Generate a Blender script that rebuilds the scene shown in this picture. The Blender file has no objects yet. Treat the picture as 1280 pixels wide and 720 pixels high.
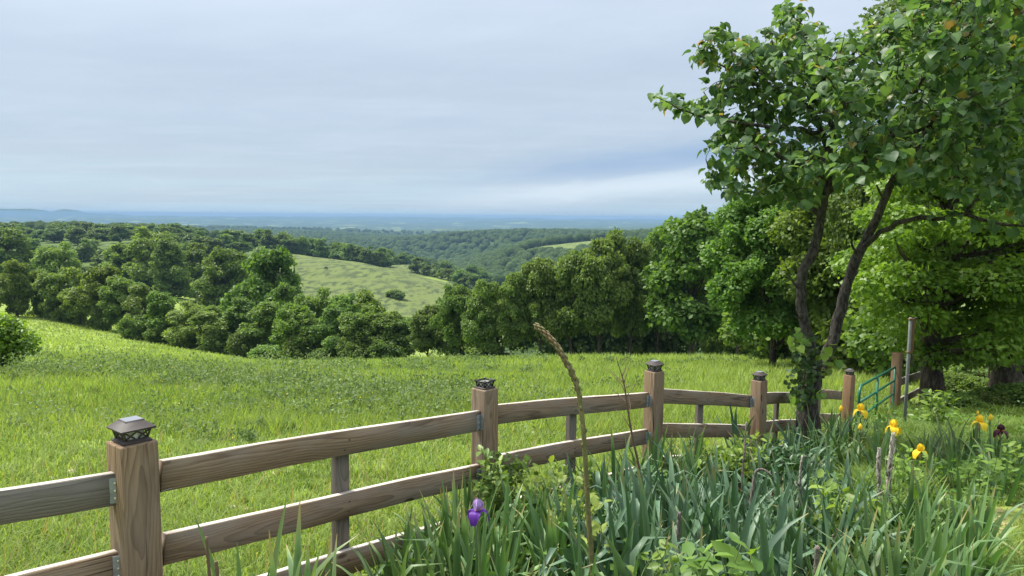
import bpy, math, random
import numpy as np
from mathutils import Vector, Matrix, Euler

SEED = 7
rng = np.random.default_rng(SEED)
random.seed(SEED)
scene = bpy.context.scene
COL = scene.collection

# ------------------------------------------------------------------ camera
F = 930.0
PITCH = math.atan((360 - 271.3) / F)
ROLL = math.radians(0.48)
cam_data = bpy.data.cameras.new("camera")
cam_data.sensor_width = 36.0
cam_data.lens = 36.0 * F / 1280.0
cam_data.clip_start = 0.05
cam_data.clip_end = 60000
cam = bpy.data.objects.new("camera", cam_data)
COL.objects.link(cam)
CAM_R = (Euler((math.radians(90) - PITCH, 0, 0)).to_matrix() @ Matrix.Rotation(ROLL, 3, 'Z'))
cam.matrix_world = CAM_R.to_4x4()
scene.camera = cam
RN = np.array(CAM_R)


def P(px, py, Y):
    """world point at depth Y along the line of sight through a photo pixel"""
    d = RN @ np.array([(px - 640) / F, -(py - 360) / F, -1.0])
    return d * (Y / d[1])


def slope(px, py):
    d = RN @ np.array([(px - 640) / F, -(py - 360) / F, -1.0])
    return d[0] / d[1], -d[2] / d[1]


# ------------------------------------------------------------------ helpers
def mk_mesh(name, V, faces, rnd=None, smooth=False, attrs=None, midx=None):
    """faces: list of integer arrays (n,3) / (n,4) ..."""
    V = np.asarray(V, dtype=np.float32)
    me = bpy.data.meshes.new(name)
    me.vertices.add(len(V))
    me.vertices.foreach_set("co", V.ravel())
    faces = [np.asarray(f, dtype=np.int32) for f in faces if len(f)]
    loops = np.concatenate([f.ravel() for f in faces])
    sizes = np.concatenate([np.full(len(f), f.shape[1], dtype=np.int32) for f in faces])
    starts = np.concatenate([[0], np.cumsum(sizes)[:-1]]).astype(np.int32)
    me.loops.add(len(loops))
    me.loops.foreach_set("vertex_index", loops)
    me.polygons.add(len(sizes))
    me.polygons.foreach_set("loop_start", starts)
    me.polygons.foreach_set("loop_total", sizes)
    if smooth:
        me.polygons.foreach_set("use_smooth", np.ones(len(sizes), dtype=bool))
    if midx is not None:
        me.polygons.foreach_set("material_index", np.asarray(midx, dtype=np.int32))
    if rnd is not None:
        a = me.attributes.new("rnd", 'FLOAT', 'POINT')
        a.data.foreach_set("value", np.asarray(rnd, dtype=np.float32))
    for k, v in (attrs or {}).items():
        a = me.attributes.new(k, 'FLOAT', 'POINT')
        a.data.foreach_set("value", np.asarray(v, dtype=np.float32))
    me.update(calc_edges=True)
    return me


def obj(name, me, mats, parent=None, loc=None):
    o = bpy.data.objects.new(name, me)
    COL.objects.link(o)
    if not isinstance(mats, (list, tuple)):
        mats = [mats]
    if me is not None and not me.materials:
        for m in mats:
            me.materials.append(m)
    if parent is not None:
        o.parent = parent
    if loc is not None:
        o.location = loc
    return o


def tag(o, label, cat, group=None, kind=None):
    if label:
        o["label"] = label
    if cat:
        o["category"] = cat
    if group:
        o["group"] = group
    if kind:
        o["kind"] = kind
    return o


def empty(name, loc, label, cat, group=None, rz=0):
    o = bpy.data.objects.new(name, None)
    o.empty_display_size = 0.2
    COL.objects.link(o)
    o.location = loc
    o.rotation_euler = (0, 0, rz)
    return tag(o, label, cat, group)


def copy_tree(root):
    c = root.copy()
    COL.objects.link(c)
    for ch in root.children:
        d = ch.copy()
        COL.objects.link(d)
        d.parent = c
        for g in ch.children:
            e = g.copy()
            COL.objects.link(e)
            e.parent = d
    return c


def nrm(a):
    return a / np.maximum(np.linalg.norm(a, axis=-1, keepdims=True), 1e-9)


def frames(ydir, nor):
    y = nrm(ydir)
    x = nrm(np.cross(y, nor))
    z = np.cross(x, y)
    return np.stack([x, y, z], axis=-1)  # columns


def scatter(T, TF, pos, R, sx, sy=None):
    """T (k,3) template, TF list of face arrays, pos (N,3), R (N,3,3)"""
    N, k = len(pos), len(T)
    sy = sx if sy is None else sy
    S = np.stack([sx, sy, sx], axis=-1)
    L = T[None] * S[:, None, :]
    V = np.einsum('nij,nkj->nki', R, L) + pos[:, None, :]
    fs = []
    for f in TF:
        f = np.asarray(f)
        fs.append((f[None] + (np.arange(N) * k)[:, None, None]).reshape(-1, f.shape[1]))
    return V.reshape(-1, 3), fs


class Acc:
    """accumulates several vertex/face blocks into one mesh"""
    def __init__(self):
        self.V, self.F, self.R, self.n, self.M = [], [], [], 0, []

    def add(self, V, fs, rnd=0.5, m=0):
        V = np.asarray(V, dtype=float)
        self.V.append(V)
        self.R.append(np.broadcast_to(np.asarray(rnd, dtype=float), (len(V),)))
        for f in fs:
            f = np.asarray(f)
            if len(f):
                self.F.append(f + self.n)
                self.M.append(np.full(len(f), m))
        self.n += len(V)
        return self

    def mesh(self, name, smooth=False):
        # faces kept in insertion order so material indices stay aligned
        return mk_mesh(name, np.concatenate(self.V), self.F, np.concatenate(self.R), smooth,
                       midx=np.concatenate(self.M))


def tube(pts, rad, n=8, cap=True):
    pts = np.asarray(pts, dtype=float)
    m = len(pts)
    rad = np.broadcast_to(np.asarray(rad, dtype=float), (m,))
    t = np.gradient(pts, axis=0)
    t = nrm(t)
    ref = np.array([0.31, 0.17, 0.93]) if abs(t[0][2]) < 0.8 else np.array([0.95, 0.2, 0.1])
    u = nrm(np.cross(t[0], ref))
    V = []
    a = np.arange(n) * 2 * math.pi / n
    for i in range(m):
        u = nrm(u - t[i] * np.dot(u, t[i]))
        w = np.cross(t[i], u)
        V.append(pts[i] + rad[i] * (np.cos(a)[:, None] * u + np.sin(a)[:, None] * w))
    V = np.concatenate(V)
    i = np.arange(m - 1)[:, None] * n
    j = np.arange(n)[None]
    k = (j + 1) % n
    Q = np.stack([i + j, i + k, i + n + k, i + n + j], axis=-1).reshape(-1, 4)
    fs = [Q]
    if cap:
        V = np.concatenate([V, pts[:1], pts[-1:]])
        c0, c1 = m * n, m * n + 1
        j = np.arange(n)
        fs.append(np.stack([np.full(n, c0), (j + 1) % n, j], -1))
        fs.append(np.stack([np.full(n, c1), (m - 1) * n + j, (m - 1) * n + (j + 1) % n], -1))
    return V, fs


def smooth_path(pts, n):
    """Catmull-Rom through pts, n samples"""
    p = np.asarray(pts, dtype=float)
    p = np.concatenate([[2 * p[0] - p[1]], p, [2 * p[-1] - p[-2]]])
    m = len(p) - 3
    s = np.linspace(0, m - 1e-6, n)
    i = s.astype(int)
    t = (s - i)[:, None]
    a, b, c, d = p[i], p[i + 1], p[i + 2], p[i + 3]
    return 0.5 * ((2 * b) + (-a + c) * t + (2 * a - 5 * b + 4 * c - d) * t ** 2 + (-a + 3 * b - 3 * c + d) * t ** 3)


def box_VF(x0, x1, y0, y1, z0, z1, bev=0.0):
    """box with chamfered edges along every axis"""
    import bmesh
    bm = bmesh.new()
    bmesh.ops.create_cube(bm, size=1)
    for v in bm.verts:
        v.co = Vector(((x0 + x1) / 2 + v.co.x * (x1 - x0), (y0 + y1) / 2 + v.co.y * (y1 - y0), (z0 + z1) / 2 + v.co.z * (z1 - z0)))
    if bev > 0:
        bmesh.ops.bevel(bm, geom=list(bm.edges), offset=bev, segments=2, affect='EDGES', profile=0.6)
    bm.verts.index_update()
    V = np.array([v.co[:] for v in bm.verts])
    q = [[v.index for v in f.verts] for f in bm.faces]
    bm.free()
    by = {}
    for f in q:
        by.setdefault(len(f), []).append(f)
    return V, [np.array(v) for v in by.values()]


# ------------------------------------------------------------------ node helpers
class NT:
    def __init__(self, name):
        self.m = bpy.data.materials.new(name)
        self.m.use_nodes = True
        self.t = self.m.node_tree
        self.t.nodes.clear()
        self.out = self.t.nodes.new('ShaderNodeOutputMaterial')

    def n(self, typ, **kw):
        nd = self.t.nodes.new('ShaderNode' + typ)
        for k, v in kw.items():
            if k == 'ins':
                for kk, vv in v.items():
                    self.set(nd.inputs[kk], vv)
            else:
                setattr(nd, k, v)
        return nd

    def set(self, sock, v):
        if isinstance(v, bpy.types.NodeSocket):
            self.t.links.new(v, sock)
        elif isinstance(v, (tuple, list)) and sock.type == 'RGBA' and len(v) == 3:
            sock.default_value = (*v, 1)
        else:
            sock.default_value = v

    def math(self, op, a, b=0.0, c=None, clamp=False):
        nd = self.n('Math', operation=op, use_clamp=clamp)
        self.set(nd.inputs[0], a)
        self.set(nd.inputs[1], b)
        if c is not None:
            self.set(nd.inputs[2], c)
        return nd.outputs[0]

    def mix(self, f, a, b, blend='MIX'):
        nd = self.n('Mix', data_type='RGBA', blend_type=blend)
        self.set(nd.inputs[0], f)
        self.set(nd.inputs[6], a)
        self.set(nd.inputs[7], b)
        return nd.outputs[2]

    def noise(self, vec, scale, detail=3, rough=0.55, dist=0.0):
        nd = self.n('TexNoise', ins={'Scale': scale, 'Detail': detail, 'Roughness': rough, 'Distortion': dist})
        if vec is not None:
            self.set(nd.inputs['Vector'], vec)
        return nd.outputs['Fac']

    def ramp(self, f, stops):
        nd = self.n('ValToRGB')
        cr = nd.color_ramp
        while len(cr.elements) < len(stops):
            cr.elements.new(0.5)
        for e, (p, c) in zip(cr.elements, stops):
            e.position = p
            e.color = (*c, 1) if len(c) == 3 else c
        self.set(nd.inputs[0], f)
        return nd.outputs[0]

    def sstep(self, x, a, b):
        nd = self.n('MapRange', interpolation_type='SMOOTHSTEP', clamp=True)
        self.set(nd.inputs['Value'], x)
        nd.inputs['From Min'].default_value = a
        nd.inputs['From Max'].default_value = b
        return nd.outputs[0]

    def attr(self, name):
        return self.n('Attribute', attribute_name=name).outputs['Fac']

    def mapping(self, vec, scale, loc=(0, 0, 0)):
        nd = self.n('Mapping')
        self.set(nd.inputs['Vector'], vec)
        self.set(nd.inputs['Scale'], scale)
        self.set(nd.inputs['Location'], loc)
        return nd.outputs[0]

    def done(self, shader):
        self.t.links.new(shader, self.out.inputs['Surface'])
        return self.m

    def principled(self, col, rough=0.6, spec=0.3, metal=0.0, normal=None):
        nd = self.n('BsdfPrincipled')
        self.set(nd.inputs['Base Color'], col)
        self.set(nd.inputs['Roughness'], rough)
        self.set(nd.inputs['Specular IOR Level'], spec)
        self.set(nd.inputs['Metallic'], metal)
        if normal is not None:
            self.set(nd.inputs['Normal'], normal)
        return nd.outputs[0]

    def bump(self, h, strength=0.3, dist=0.01):
        nd = self.n('Bump')
        nd.inputs['Strength'].default_value = strength
        nd.inputs['Distance'].default_value = dist
        self.set(nd.inputs['Height'], h)
        return nd.outputs[0]


def leaf_mat(name, dark, light, trans=0.35, rough=0.5, spec=0.25, obj_var=0.25, tcol=None, hue=0.02, tip=None):
    b = NT(name)
    r = b.attr('rnd')
    col = b.mix(r, dark, light)
    if tip:
        col = b.mix(b.math('SUBTRACT', r, 1.0, clamp=True), col, tip)
    oi = b.n('ObjectInfo').outputs['Random']
    hsv = b.n('HueSaturation')
    b.set(hsv.inputs['Color'], col)
    b.set(hsv.inputs['Hue'], b.math('MULTIPLY_ADD', oi, hue * 2, 0.5 - hue))
    oi2 = b.math('FRACT', b.math('MULTIPLY', oi, 37.7))
    b.set(hsv.inputs['Value'], b.math('MULTIPLY_ADD', oi2, obj_var * 2, 1 - obj_var))
    c = hsv.outputs[0]
    p = b.principled(c, rough, spec)
    tr = b.n('BsdfTranslucent')
    tc = b.mix(1.0, c, tcol or (1.5, 1.5, 0.6), 'MULTIPLY')
    b.set(tr.inputs['Color'], tc)
    ms = b.n('MixShader')
    ms.inputs[0].default_value = trans
    b.t.links.new(p, ms.inputs[1])
    b.t.links.new(tr.outputs[0], ms.inputs[2])
    return b.done(ms.outputs[0])


def flat_mat(name, col, rough=0.6, spec=0.3, metal=0.0, var=0.25, scale=30.0, bump=0.15):
    b = NT(name)
    tc = b.n('TexCoord').outputs['Object']
    f = b.noise(tc, scale, 4)
    c = b.mix(f, tuple(x * (1 - var) for x in col), tuple(min(1, x * (1 + var)) for x in col))
    return b.done(b.principled(c, rough, spec, metal, b.bump(f, bump, 0.004)))


def wood_mat(name, axis, dark, light, grey, greyness, freq=16):
    b = NT(name)
    tc = b.n('TexCoord').outputs['Object']
    oi = b.n('ObjectInfo').outputs['Random']
    off = b.n('CombineXYZ')
    for i, k in enumerate((7.3, 13.1, 5.7)):
        b.set(off.inputs[i], b.math('MULTIPLY', b.math('SUBTRACT', oi, 0.5), k if i == axis else k * 0.012))
    add = b.n('VectorMath', operation='ADD')
    b.set(add.inputs[0], tc)
    b.set(add.inputs[1], off.outputs[0])
    v = add.outputs[0]
    sc = [1.0, 1.0, 1.0]
    sc[axis] = 0.30
    vm = b.mapping(v, tuple(sc))
    # growth rings cut lengthwise: cathedral grain
    sep = b.n('SeparateXYZ')
    b.set(sep.inputs[0], vm)
    others = [i for i in range(3) if i != axis]
    nz = b.noise(vm, 7.0, 2, 0.5)
    nz2 = b.noise(vm, 2.6, 1, 0.5)
    y = b.math('ADD', sep.outputs[others[0]], b.math('MULTIPLY_ADD', nz2, 0.10, -0.05))
    z = b.math('ADD', sep.outputs[others[1]], b.math('MULTIPLY_ADD', nz, 0.06, -0.05))
    r = b.math('SQRT', b.math('ADD', b.math('MULTIPLY', y, y), b.math('MULTIPLY', z, z)))
    ring = b.math('FRACT', b.math('MULTIPLY', r, float(freq * 8)))
    ring = b.math('POWER', ring, 2.2)
    sc2 = [60.0, 60.0, 60.0]
    sc2[axis] = 1.6
    fib = b.noise(b.mapping(v, tuple(sc2)), 3.0, 4, 0.65)
    stain = b.noise(vm, 5.0, 3, 0.6)
    c = b.mix(b.math('MULTIPLY', ring, 0.72), light, dark)
    c = b.mix(b.math('MULTIPLY', b.sstep(fib, 0.4, 0.75), 0.45), c, tuple(x * 0.45 for x in dark))
    c = b.mix(b.math('MULTIPLY', b.sstep(stain, 0.35, 0.7), greyness), c, grey)
    # patchy weather stains running along the board
    scs = [9.0, 9.0, 9.0]
    scs[axis] = 1.7
    st2 = b.noise(b.mapping(v, tuple(scs)), 1.0, 3, 0.6)
    c = b.mix(b.math('MULTIPLY', b.sstep(st2, 0.55, 0.72), 0.55), c, tuple(x * 0.8 for x in dark))
    # knots: small dark ovals, sparse
    sck = [9.0, 9.0, 9.0]
    sck[axis] = 3.2
    vo = b.n('TexVoronoi')
    b.set(vo.inputs['Vector'], b.mapping(v, tuple(sck)))
    vo.inputs['Scale'].default_value = 1.0
    kn = b.math('MULTIPLY', b.math('SUBTRACT', 1.0, b.sstep(vo.outputs['Distance'], 0.09, 0.17)), 0.85)
    c = b.mix(kn, c, (0.045, 0.03, 0.02))
    ck = b.noise(b.mapping(v, tuple(x * 0.8 for x in sc2)), 1.4, 2, 0.5)
    crack = b.sstep(ck, 0.66, 0.72)
    c = b.mix(b.math('MULTIPLY', crack, 0.8), c, (0.03, 0.022, 0.016))
    h = b.math('SUBTRACT', b.math('MULTIPLY_ADD', fib, 0.5, b.math('MULTIPLY', ring, -0.3)), crack)
    return b.done(b.principled(c, 0.8, 0.15, 0, b.bump(h, 0.5, 0.004)))


def bark_mat(name, dark, light, sxy=14.0, sz=4.0):
    b = NT(name)
    tc = b.n('TexCoord').outputs['Object']
    v = b.mapping(tc, (sxy, sxy, sz))
    f = b.noise(v, 1.6, 5, 0.65, 0.6)
    g = b.noise(tc, 2.2, 3)
    c = b.mix(b.sstep(f, 0.35, 0.68), dark, light)
    c = b.mix(b.math('MULTIPLY', b.sstep(g, 0.55, 0.75), 0.35), c, (0.10, 0.12, 0.07))
    return b.done(b.principled(c, 0.9, 0.1, 0, b.bump(f, 0.9, 0.03)))


# ------------------------------------------------------------------ ground shape
CTRL = []
for Yv in (1.0, 2.0, 4.0, 8.0, 16.0, 28.0):
    for px in (-150, 150, 420, 640, 900, 1150, 1430):
        CTRL.append((px, Yv, None))
CTRL += [
    (-150, 60, 441), (30, 60, 443), (170, 55, 451), (340, 48, 457), (500, 50, 454), (640, 45, 454), (800, 45, 453), (1000, 45, 453), (1430, 45, 457),
    (-150, 130, 385), (30, 130, 394), (100, 122, 405), (170, 110, 421), (260, 98, 439), (340, 64, 455), (340, 85, 455), (340, 105, 455),
    (500, 62, 453), (500, 80, 458), (500, 110, 466), (500, 150, 458),
    (640, 62, 450), (800, 62, 450), (1000, 62, 449), (1430, 62, 449), (640, 100, 462), (800, 100, 462), (1000, 100, 452), (1430, 100, 445),
    (640, 160, 478), (800, 160, 470), (1000, 180, 450), (1430, 180, 440),
    (-150, 200, 368), (-150, 300, 335), (-150, 450, 303), (-150, 650, 292), (-150, 1000, 297),
    (100, 180, 383), (100, 280, 350), (100, 450, 306), (100, 600, 294), (100, 900, 301),
    (230, 140, 416), (230, 200, 380), (230, 260, 358), (230, 400, 315), (230, 550, 297), (230, 850, 308),
    (350, 135, 440), (350, 190, 412), (350, 260, 380), (350, 330, 345), (350, 430, 320), (350, 520, 314), (350, 700, 326),
    (450, 190, 420), (450, 260, 392), (450, 330, 355), (450, 430, 328), (450, 520, 332), (450, 700, 348),
    (520, 250, 400), (520, 300, 376), (520, 400, 345), (520, 470, 346), (520, 560, 331), (520, 750, 350),
    (600, 300, 392), (600, 420, 364), (600, 520, 355), (600, 750, 368),
    (680, 250, 440), (680, 420, 400), (680, 700, 350), (850, 300, 440), (850, 650, 360), (1100, 300, 430), (1100, 700, 350), (1430, 300, 430), (1430, 700, 340),
    (-150, 1600, 292), (100, 1600, 293), (300, 1600, 299), (450, 1000, 345), (450, 1500, 316), (560, 1000, 352), (560, 1350, 330),
    (560, 1750, 297), (480, 1750, 306), (640, 1600, 296), (640, 1150, 316), (590, 1050, 336), (660, 950, 314), (700, 880, 318), (700, 1020, 305), (740, 960, 303), (800, 950, 301),
    (700, 1250, 312), (700, 1650, 293), (800, 1550, 295), (1000, 1000, 305), (1000, 1600, 296), (1430, 1200, 305),
    (-150, 2500, 287), (200, 2500, 290), (450, 2500, 296), (560, 2500, 303), (700, 2500, 300), (900, 2500, 298), (1430, 2500, 300),
    (-150, 4000, 281), (200, 4000, 282), (450, 3600, 288), (640, 3600, 288), (850, 3600, 287), (1430, 4000, 290),
    (-150, 5500, 280), (200, 5500, 281), (450, 5200, 289), (700, 5200, 289), (1430, 5500, 291),
    (-150, 7500, 275), (200, 7500, 275), (450, 7500, 280), (700, 7500, 281), (900, 7500, 282), (1430, 8000, 286),
    (-150, 13000, 268), (84, 13000, 268), (300, 13000, 270), (640, 13000, 273.2), (900, 13000, 275.6), (1430, 13000, 280),
]
A, B = [], []
for px, Yv, py in CTRL:
    if py is None:
        t = (px - 640) / F
        s = 0.167 + 1.28 / Yv
    else:
        t, s = slope(px, py)
    A.append((t * 2.2, math.log(Yv)))
    B.append(s)
A = np.array(A)
B = np.array(B)


def _ker(d2):
    return d2 * np.log(np.maximum(d2, 1e-12)) * 0.5


def _solve():
    n = len(A)
    K = _ker(((A[:, None] - A[None]) ** 2).sum(-1)) + np.eye(n) * 2e-4
    Pm = np.concatenate([np.ones((n, 1)), A], 1)
    M = np.block([[K, Pm], [Pm.T, np.zeros((3, 3))]])
    return np.linalg.solve(M, np.concatenate([B, np.zeros(3)]))


W = _solve()
_p = rng.random((64, 64))


def vnoise(x, y):
    x, y = np.asarray(x, float), np.asarray(y, float)
    xi, yi = np.floor(x).astype(int), np.floor(y).astype(int)
    fx, fy = x - xi, y - yi
    fx, fy = fx * fx * (3 - 2 * fx), fy * fy * (3 - 2 * fy)
    a = _p[xi % 64, yi % 64]
    b = _p[(xi + 1) % 64, yi % 64]
    c = _p[xi % 64, (yi + 1) % 64]
    d = _p[(xi + 1) % 64, (yi + 1) % 64]
    return (a * (1 - fx) + b * fx) * (1 - fy) + (c * (1 - fx) + d * fx) * fy


def sst(x, a, b):
    t = np.clip((x - a) / (b - a), 0, 1)
    return t * t * (3 - 2 * t)


def zg(X, Y):
    """ground height"""
    X, Y = np.atleast_1d(np.asarray(X, float)), np.atleast_1d(np.asarray(Y, float))
    r = np.sqrt(X * X + Y * Y) + 1e-6
    az = np.clip(np.arctan2(X, Y), -0.72, 0.72)
    t = np.tan(az)
    Ye = np.clip(r * np.cos(az), 1.0, 13500)
    Q = np.stack([t * 2.2, np.log(Ye)], -1)
    out = np.empty(len(Q))
    for i in range(0, len(Q), 20000):
        q = Q[i:i + 20000]
        K = _ker(((q[:, None] - A[None]) ** 2).sum(-1))
        out[i:i + 20000] = K @ W[:len(A)] + W[len(A)] + q @ W[len(A) + 1:]
    z1 = -out * Ye
    z0 = -1.28 - 0.167 * np.clip(Y, -4, 40)
    k = sst(r, 3.0, 9.0)
    z = z0 * (1 - k) + z1 * k
    z = z + (vnoise(X * 0.55, Y * 0.55) - 0.5) * 0.10 * sst(r, 2, 8) + (vnoise(X * 0.09 + 9, Y * 0.09) - 0.5) * 0.5 * sst(r, 14, 50) * (1 - sst(r, 600, 1500))
    far = sst(r, 1500, 5000)
    z = z + far * (vnoise(X / 420 + 3, Y / 420) - 0.5) * 26 + far * (vnoise(X / 1300 + 5, Y / 1300) - 0.5) * 26 * sst(r, 3000, 7000)
    return z


def zg1(x, y):
    return float(zg([x], [y])[0])


# ------------------------------------------------------------------ fence line in plan (used by several parts)
POST = [(-3.33, 1.90)] + [tuple(P(px, 300, Y)[:2]) for px, Y in ((165, 2.85), (606, 4.65), (818, 6.3), (949, 7.6), (1019, 9.25), (1062, 11.0))]
POST_S = np.array(POST)


def fence_side(X, Y):
    """signed distance to the fence line, positive on the garden side"""
    best = np.full(np.shape(X), 1e9)
    sgn = np.ones(np.shape(X))
    pts = np.concatenate([[(-9, -0.9)], POST_S, [(7.2, 14.0)], [(14, 24)]])
    for a, b in zip(pts[:-1], pts[1:]):
        d = b - a
        L2 = (d ** 2).sum()
        t = np.clip(((X - a[0]) * d[0] + (Y - a[1]) * d[1]) / L2, 0, 1)
        ex, ey = X - a[0] - t * d[0], Y - a[1] - t * d[1]
        dist = np.sqrt(ex * ex + ey * ey)
        s = np.sign(ex * d[1] - ey * d[0])
        m = dist < best
        best = np.where(m, dist, best)
        sgn = np.where(m, s, sgn)
    return best * sgn


# ------------------------------------------------------------------ materials
SUN = np.array([-0.46, 0.24, 0.86])
SUN = SUN / np.linalg.norm(SUN)

M = {}
M['rail'] = wood_mat('weathered_rail_wood', 0, (0.070, 0.042, 0.024), (0.275, 0.20, 0.130), (0.235, 0.21, 0.18), 0.75)
M['post'] = wood_mat('weathered_post_wood', 2, (0.065, 0.038, 0.021), (0.265, 0.185, 0.115), (0.21, 0.18, 0.145), 0.5, 14)
M['redpost'] = wood_mat('reddish_post_wood', 2, (0.14, 0.072, 0.038), (0.29, 0.18, 0.105), (0.25, 0.18, 0.125), 0.4, 14)
M['grey_rail'] = wood_mat('grey_rail_wood', 0, (0.075, 0.066, 0.058), (0.19, 0.175, 0.155), (0.175, 0.168, 0.158), 0.6)
M['rail_top'] = wood_mat('painted_sunlit_rail_edge', 0, (0.26, 0.22, 0.18), (0.56, 0.51, 0.45), (0.50, 0.48, 0.45), 0.5)  # paler rail top faces: sunlit brightness put into the wood colour
M['stake'] = wood_mat('grey_stake_wood', 2, (0.060, 0.050, 0.040), (0.20, 0.172, 0.14), (0.16, 0.145, 0.125), 0.6)
M['cap'] = flat_mat('bronze_cap_plastic', (0.048, 0.040, 0.038), 0.6, 0.3, 0, 0.25)
M['cap_panel'] = flat_mat('cap_solar_panel', (0.16, 0.17, 0.20), 0.3, 0.5, 0, 0.1)
M['cap_glass'] = flat_mat('cap_clear_lens', (0.65, 0.65, 0.6), 0.2, 0.5, 0, 0.1)
M['black'] = flat_mat('black_plastic', (0.012, 0.012, 0.013), 0.4, 0.4, 0, 0.2)
M['bracket'] = flat_mat('galvanised_bracket', (0.22, 0.245, 0.255), 0.55, 0.4, 0.3, 0.45)
M['screw'] = flat_mat('bright_screw', (0.6, 0.6, 0.58), 0.35, 0.5, 0.8, 0.1)
M['gate'] = flat_mat('green_gate_paint', (0.014, 0.115, 0.065), 0.4, 0.5, 0, 0.3, 9)
M['steel'] = flat_mat('galvanised_pole', (0.17, 0.18, 0.17), 0.6, 0.3, 0.2, 0.4, 12)
M['rust'] = flat_mat('rusty_iron', (0.17, 0.095, 0.055), 0.85, 0.2, 0.1, 0.5, 40)
M['wire'] = flat_mat('rusty_wire', (0.10, 0.075, 0.06), 0.7, 0.3, 0.3, 0.3)
M['stone'] = flat_mat('tan_limestone', (0.42, 0.36, 0.26), 0.85, 0.2, 0, 0.3, 20)
M['bark'] = bark_mat('grey_brown_bark', (0.035, 0.028, 0.022), (0.13, 0.105, 0.085))
M['redbud_bark'] = bark_mat('dark_redbud_bark', (0.026, 0.023, 0.020), (0.105, 0.094, 0.082), 22, 7)
M['dead'] = bark_mat('bleached_dead_stalk', (0.10, 0.085, 0.07), (0.60, 0.55, 0.47), 40, 16)
M['grey_stalk'] = bark_mat('grey_dead_stalk', (0.12, 0.10, 0.085), (0.34, 0.30, 0.26), 60, 16)
M['twig'] = flat_mat('dry_brown_twig', (0.12, 0.08, 0.055), 0.8, 0.2, 0, 0.3)
M['spike'] = None
M['cow_black'] = flat_mat('black_cow_hide', (0.02, 0.018, 0.016), 0.7, 0.2, 0, 0.2)
M['cow_red'] = flat_mat('red_brown_cow_hide', (0.24, 0.10, 0.045), 0.7, 0.2, 0, 0.2)

M['tree'] = leaf_mat('broadleaf_foliage', (0.058, 0.104, 0.026), (0.155, 0.235, 0.060), 0.42, 0.5, 0.25, 0.26, hue=0.012)
M['hedge_tree'] = leaf_mat('hedgerow_foliage', (0.064, 0.116, 0.027), (0.175, 0.260, 0.062), 0.44, 0.5, 0.25, 0.24, hue=0.014)
M['tree_bright'] = leaf_mat('bright_foliage', (0.062, 0.118, 0.022), (0.165, 0.255, 0.050), 0.44, 0.5, 0.25, 0.15)
M['oak_near'] = leaf_mat('near_oak_foliage', (0.065, 0.130, 0.016), (0.19, 0.31, 0.040), 0.42, 0.42, 0.3, 0.06, hue=0.003)
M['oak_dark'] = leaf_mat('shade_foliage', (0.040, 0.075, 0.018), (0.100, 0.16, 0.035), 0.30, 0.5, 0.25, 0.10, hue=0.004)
M['cedar'] = leaf_mat('cedar_foliage', (0.022, 0.040, 0.016), (0.05, 0.08, 0.03), 0.1, 0.7, 0.1, 0.2)
M['redbud'] = leaf_mat('redbud_leaves', (0.048, 0.098, 0.040), (0.150, 0.225, 0.085), 0.42, 0.46, 0.30, 0.05)
M['redbud_young'] = leaf_mat('redbud_young_leaves', (0.13, 0.19, 0.04), (0.25, 0.17, 0.075), 0.45, 0.4, 0.4, 0.05)
M['grass'] = leaf_mat('meadow_grass', (0.106, 0.172, 0.034), (0.292, 0.388, 0.106), 0.40, 0.55, 0.2, 0.0)
M['straw'] = leaf_mat('dry_straw', (0.25, 0.21, 0.10), (0.42, 0.36, 0.20), 0.3, 0.6, 0.2, 0.0)
M['weed'] = leaf_mat('field_weed_leaves', (0.055, 0.095, 0.032), (0.190, 0.255, 0.098), 0.35, 0.55, 0.2, 0.0)
M['weed_bright'] = leaf_mat('yellow_green_weed', (0.105, 0.18, 0.028), (0.22, 0.315, 0.06), 0.38, 0.45, 0.3, 0.1)
M['weed_fern'] = leaf_mat('ferny_weed', (0.065, 0.125, 0.020), (0.16, 0.25, 0.045), 0.38, 0.5, 0.25, 0.1)
M['iris'] = leaf_mat('iris_leaves', (0.026, 0.068, 0.036), (0.118, 0.200, 0.108), 0.16, 0.46, 0.35, 0.22, (1.2, 1.5, 0.6), 0.015, (0.30, 0.21, 0.09))
M['iris_green'] = leaf_mat('iris_green_leaves', (0.040, 0.090, 0.028), (0.160, 0.25, 0.090), 0.2, 0.46, 0.35, 0.18, (1.2, 1.5, 0.6), 0.015, (0.30, 0.21, 0.09))
M['ivy'] = leaf_mat('ivy_leaves', (0.018, 0.048, 0.016), (0.06, 0.12, 0.03), 0.2, 0.35, 0.4, 0.1)
M['vine'] = leaf_mat('vine_leaves', (0.07, 0.14, 0.022), (0.19, 0.29, 0.05), 0.35, 0.42, 0.35, 0.15)
M['stem'] = flat_mat('green_stem', (0.10, 0.15, 0.05), 0.5, 0.3, 0, 0.3)
M['yellow'] = leaf_mat('yellow_petals', (0.80, 0.53, 0.02), (0.92, 0.70, 0.05), 0.35, 0.5, 0.2, 0.05, (1, 1, 0.8), 0.005)
M['lilac'] = leaf_mat('lilac_petals', (0.30, 0.19, 0.46), (0.48, 0.36, 0.64), 0.35, 0.5, 0.2, 0.0, (1, 1, 1), 0.0)
M['violet'] = leaf_mat('deep_violet_petals', (0.055, 0.012, 0.16), (0.12, 0.03, 0.30), 0.2, 0.5, 0.2, 0.0, (1, 1, 1), 0.0)
M['maroon'] = leaf_mat('dark_maroon_petals', (0.035, 0.008, 0.02), (0.07, 0.015, 0.035), 0.2, 0.5, 0.2, 0.0, (1, 1, 1), 0.0)
M['beard'] = flat_mat('orange_beard', (0.7, 0.30, 0.03), 0.6)
M['papery'] = flat_mat('papery_bract', (0.34, 0.26, 0.16), 0.8, 0.2, 0, 0.3)


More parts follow.
